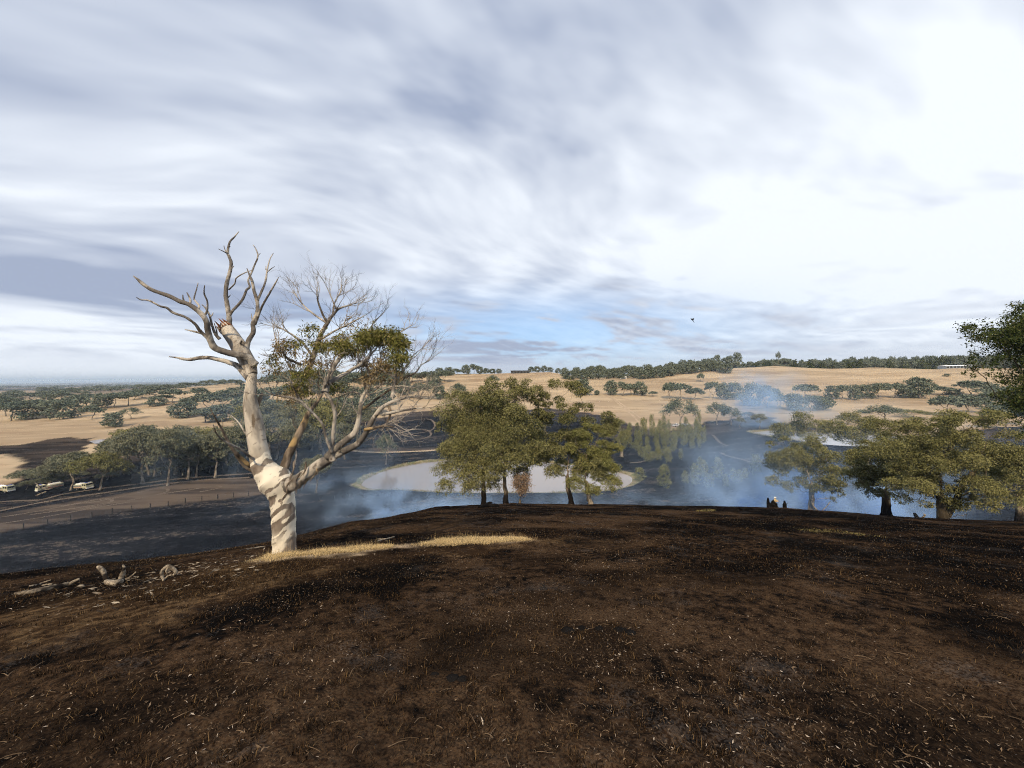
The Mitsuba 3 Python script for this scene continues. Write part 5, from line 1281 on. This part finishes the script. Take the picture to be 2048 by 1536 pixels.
def fence(label, pts, spacing, h, r, wires, y0=85, droppers=0):
    P = spline(np.array([ground(u, v, y0)[:2] for u, v in pts]), 8)
    s = np.concatenate([[0], np.cumsum(np.linalg.norm(np.diff(P, axis=0), axis=1))]); k = thing('wire_fence', label, 'fence')
    q = np.arange(0, s[-1], spacing); X, Y = np.interp(q, s, P[:, 0]), np.interp(q, s, P[:, 1]); g = np.random.default_rng(len(label)); Z = height(X, Y)
    for i, (x, y, z) in enumerate(zip(X, Y, Z)):
        hh = h * g.uniform(.92, 1.12); rr = r * (1.5 if i % 6 == 0 else 1) * g.uniform(.85, 1.15)
        m = MB(); m.add(*tube(np.array([(x, y, z - .2), (x + g.normal(0, .03), y, z + hh)]), [rr, rr * .9], 6)); m.put(k, 'post', 'post_wood', False)
    for w in range(wires):
        m = MB(); m.add(*tube(np.column_stack([X, Y, Z + h * (.35 + .6 * w / max(1, wires - 1))]), np.full(len(X), .006), 3, cap=False)); m.put(k, 'wire', 'wire', False)


fence('post and wire fence between the black paddock and the brown scorched paddock at the left', [(-60, 1078), (0, 1066), (110, 1047), (225, 1029), (330, 1013), (440, 998), (545, 986)], 3.8, 1.5, .11, 4)
fence('far fence along the pale line left of the middle trees', [(700, 900), (760, 904), (820, 902), (900, 897)], 5, 1.3, .09, 2)
fence('faint fence in front of the large dam left of the middle trees', [(640, 1000), (720, 992), (800, 990), (880, 994), (940, 996)], 4, 1.1, .06, 3)

# ---------------------------------------------------------------- tracks worn and driven over the fields
def dust(p, n, uv): return mix((0.34, 0.26, 0.175), (0.50, 0.40, 0.29), fbm(p.x * .4, p.y * .4, 2., 3))


def ashen(p, n, uv): return mix((0.085, 0.07, 0.058), (0.20, 0.16, 0.125), fbm(p.x * .5, p.y * .5, 2., 3))


scene['track_dust'] = {'type': 'twosided', 'b': {'type': 'diffuse', 'reflectance': proc(dust)}}; scene['track_ash'] = {'type': 'twosided', 'b': {'type': 'diffuse', 'reflectance': proc(ashen)}}


def track(label, pts, w, mat, lift=.05, y0=85):
    P = np.array([ground(u, v, y0)[:2] for u, v in pts]); P = spline(P, 10); d = np.gradient(P, axis=0); d /= np.linalg.norm(d, axis=1, keepdims=True) + 1e-9
    nrm = np.stack([-d[:, 1], d[:, 0]], 1); ww = w * (.75 + .5 * meshkit.noise(np.column_stack([np.arange(len(P)) * .3, np.zeros((len(P), 2))]), len(label)))[:, None] / 2
    cols = [P + nrm * ww * t for t in (-1, 0, 1)]; V = np.stack([np.column_stack([c, height(c[:, 0], c[:, 1]) + lift]) for c in cols], 1).reshape(-1, 3)
    f = []
    for i in range(len(P) - 1):
        for j in range(2): o = i * 3 + j; f += [[o, o + 1, o + 4], [o, o + 4, o + 3]]
    k = numbered('track'); labels[k] = {'label': label, 'category': 'track', 'kind': 'structure'}; single(k, (V, np.array(f)), mat, True)


track('left rut of the pale farm track down the middle golden slope', [(1200, 786), (1217, 793), (1235, 806), (1252, 820), (1266, 832), (1280, 848)], 1.6, 'track_dust', .12)
track('right rut of the pale farm track down the middle golden slope', [(1206, 787), (1226, 797), (1246, 810), (1262, 822), (1278, 834), (1290, 847)], 1.2, 'track_dust', .12)
track('faint pale track across the golden slope', [(1225, 793), (1270, 801), (1330, 809), (1400, 814), (1480, 818)], 1.6, 'track_dust', .12)
track('pale track over the shoulder of the right golden hill', [(1330, 752), (1380, 745), (1430, 739), (1480, 734), (1540, 731)], 2.2, 'track_dust', .15)
track('pale line below the far fence left of the middle trees', [(690, 901), (760, 905), (830, 903), (920, 897)], 2.2, 'track_dust', .08)
track('dusty track in front of the fire trucks', [(-80, 1042), (0, 1022), (90, 1004), (200, 987), (300, 972), (400, 961), (500, 955)], 1.8, 'track_ash', .06)
track('second dusty track beside the fire trucks', [(-60, 1008), (30, 1002), (80, 1000), (130, 988), (220, 975), (300, 965), (380, 956), (520, 946)], 1.6, 'track_ash', .06)
for i, q in enumerate([[(0, 1035), (80, 1022), (180, 1002), (215, 998), (222, 1004), (180, 1012), (60, 1030)], [(120, 1012), (200, 1002), (280, 985), (318, 976), (336, 980), (320, 988), (240, 1004), (160, 1018)], [(0, 1048), (90, 1034), (200, 1014), (260, 1004)], [(300, 992), (380, 980), (430, 972), (440, 976), (400, 984)]]):
    track('looping wheel track in the scorched paddock, ' + ordinal(i + 1) + ' from the left', q, .8, 'track_ash', .06)
for i, q in enumerate([[(720, 862), (780, 848), (850, 838), (868, 845), (866, 858), (840, 866), (770, 874), (720, 880)], [(730, 890), (800, 884), (850, 876), (862, 868), (850, 860), (800, 858)], [(760, 836), (820, 828), (900, 826)], [(1440, 905), (1455, 912), (1480, 918), (1500, 924)], [(1330, 905), (1290, 922), (1260, 926)], [(1425, 870), (1440, 885), (1455, 892)]]):
    track('pale wheel track looping over the burnt slope, ' + ordinal(i + 1) + ' of the six', q, 1.1, 'track_ash', .07)

# ---------------------------------------------------------------- bird
scene['bird_dark'] = plain((0.05, 0.055, 0.06))
bp = at(1385, 640, 70); k = thing('bird', 'small dark bird in flight over the golden hill', 'bird')
m = MB(); m.add(*tube(spline(np.array([bp + q for q in ([-.30, 0, .32], [-.16, 0, .15], [0, 0, 0], [.2, 0, -.28], [.34, .02, -.5])]), 4), np.interp(np.linspace(0, 1, 17), [0, .15, .4, .7, 1], [.02, .07, .10, .05, .02]), 8)); m.put(k, 'body', 'bird_dark', True)
for s in (-1, 1):
    w_ = np.array([bp + q for q in ([-.08, 0, .12], [.10, 0, -.12], [.06, .55 * s, .12], [-.14, .5 * s, .30])]); th = np.array([.012, 0, .01])
    h = trimesh.Trimesh(np.vstack([w_ + th, w_ - th])).convex_hull; part(k, 'wing', (h.vertices, h.faces), 'bird_dark')
# ---------------------------------------------------------------- haze and smoke
scene['haze_air'] = {'type': 'homogeneous', 'albedo': {'type': 'rgb', 'value': [0.66, 0.82, 1.0]}, 'sigma_t': 1.1e-4}
scene['haze'] = {'type': 'cube', 'to_world': T().translate([0, 0, -110]).scale([90000, 90000, 190]), 'bsdf': {'type': 'null'}, 'interior': ref('haze_air')}
labels['haze'] = {'label': 'thin pale haze over the whole country', 'category': 'haze', 'kind': 'stuff'}
# smoke of the smouldering valley: density on a grid in metres, thickest over the ground where the stumps and logs still burn
X0, X1, Y0_, Y1_, Z0, Z1 = -130., 250., 58., 330., -44., 6.
nx, ny, nz = 254, 218, 51
gxs, gys, gzs = np.linspace(X0, X1, nx), np.linspace(Y0_, Y1_, ny), np.linspace(Z0, Z1, nz)
q2x, q2y = np.meshgrid(gxs, gys, indexing='ij')
hg = gzs[None, None, :] - height(q2x, q2y)[:, :, None]
n1 = meshkit.fbm(np.stack([q2x / 30, q2y / 30, 0 * q2x], -1), 4, 3)[:, :, None]
den = 0.0011 * np.exp(-np.maximum(hg, 0) / 9) * np.clip((n1 - .3) * 4, 0, 2)
den = den + 0.0016 * np.exp(-np.maximum(hg, 0) / 2.2) * (np.exp(-((q2y - 104) / 22) ** 2 - ((q2x - 22) / 70) ** 4) * np.clip((meshkit.fbm(np.stack([q2x / 12, q2y / 12, 0 * q2x + 4], -1), 4, 8) - .40) * 9, 0, 2))[:, :, None]


def puff(u, v, Y, rx, ry, h0, d, lean=(0, 0), sd=1, cut=.44, s=5.0, wide=.30):
    """smoke rising from the ground seen at (u, v): radii rx, ry, scale height h0, peak density d, drifting by lean metres per metre of rise, torn into wisps of about s metres"""
    c = at(u, v, Y); hm = 3.2 * h0
    rr = max(rx, ry) * 2.3 + (wide + max(abs(lean[0]), abs(lean[1]))) * hm
    i, j = np.nonzero(np.abs(gxs - c[0]) < rr)[0], np.nonzero(np.abs(gys - c[1]) < rr)[0]
    sl = np.s_[i[0]:i[-1] + 1, j[0]:j[-1] + 1, :]
    h = np.clip(hg[sl], 0, None); x, y = np.meshgrid(gxs[i], gys[j], indexing='ij'); x, y = x[:, :, None] - lean[0] * h, y[:, :, None] - lean[1] * h
    p = np.stack([x / s + sd, y / s, h / (s * 1.7) + sd * 3.1], -1)
    w0 = meshkit.noise(p * .6, sd + 50) - .5
    w = meshkit.fbm(p + w0[..., None] * [1.6, 1.6, .6], 4, sd)
    ex, ey = (x - c[0] + w0 * 8) / (rx + wide * h), (y - c[1] + w0 * 8) / (ry + wide * h)
    den[sl] += d * np.exp(-ex ** 2 - ey ** 2 - h / h0) * np.clip((w - cut - .04) * 12, 0.02, 3.2)


puff(1560, 1003, 86, 8, 7, 5, .16, (-.5, .2), 2, wide=.2); puff(1512, 985, 92, 5.5, 7, 6, .34, (-.25, .3), 3, wide=.2); puff(1485, 965, 112, 7, 7, 7, .05, (-.1, .3), 31, wide=.2)
puff(1650, 1018, 78, 15, 8, 3.2, .40, (-.3, .2), 4); puff(1735, 1010, 86, 12, 7, 3.2, .36, (0, .2), 5, s=4)
puff(790, 1000, 101, 13, 7, 2.8, .22, (.3, .2), 6); puff(870, 1009, 92, 12, 5, 2.0, .24, (.2, .2), 7); puff(690, 960, 128, 8, 8, 6, .05, (.25, .2), 8); puff(650, 990, 108, 20, 10, 4, .020, (.2, .2), 16)
puff(830, 1016, 84, 13, 4, 1.0, .16, (.2, .2), 21, cut=.38); puff(900, 1012, 80, 10, 4, .9, .16, (.2, .2), 22, cut=.38)
puff(1010, 1000, 100, 24, 7, 2.4, .035, (.2, .2), 9); puff(1250, 1000, 105, 28, 9, 2.6, .035, (-.2, .2), 10); puff(1400, 930, 150, 30, 26, 6, .006, (-.2, .3), 11)
puff(1520, 852, 222, 12, 12, 20, .060, (.06, .2), 12, s=8); puff(1545, 818, 262, 12, 14, 16, .040, (-.1, .2), 13, s=9); puff(1600, 830, 240, 34, 20, 9, .012, (.2, .2), 14, s=9)
puff(300, 930, 150, 50, 20, 11, .022, (.3, .2), 15, s=10); puff(1900, 960, 110, 26, 16, 6, .016, (.2, .2), 17)
q_e = np.minimum(np.minimum((gxs - X0) / 14, (X1 - gxs) / 14)[:, None, None], np.minimum(np.minimum((gys - Y0_) / 5, (Y1_ - gys) / 20)[None, :, None], ((Z1 - gzs) / 8)[None, None, :]))
den = np.clip(den * np.clip(q_e, 0, 1) * (hg > -2.5), 0, .42)
scene['smoke_air'] = {'type': 'heterogeneous', 'albedo': {'type': 'rgb', 'value': [0.52, 0.73, 1.0]}, 'sigma_t': {'type': 'gridvolume', 'grid': mi.VolumeGrid(np.ascontiguousarray(den.transpose(2, 1, 0)[..., None]).astype(np.float32)),
                      'to_world': T().translate([X0, Y0_, Z0]).scale([X1 - X0, Y1_ - Y0_, Z1 - Z0])}}
scene['smoke'] = {'type': 'cube', 'to_world': T().translate([(X0 + X1) / 2, (Y0_ + Y1_) / 2, (Z0 + Z1) / 2]).scale([(X1 - X0) / 2, (Y1_ - Y0_) / 2, (Z1 - Z0) / 2]), 'bsdf': {'type': 'null'}, 'interior': ref('smoke_air'), 'exterior': ref('haze_air')}
labels['smoke'] = {'label': 'thin bluish smoke drifting over the smouldering black valley behind the ridge', 'category': 'smoke', 'kind': 'stuff'}
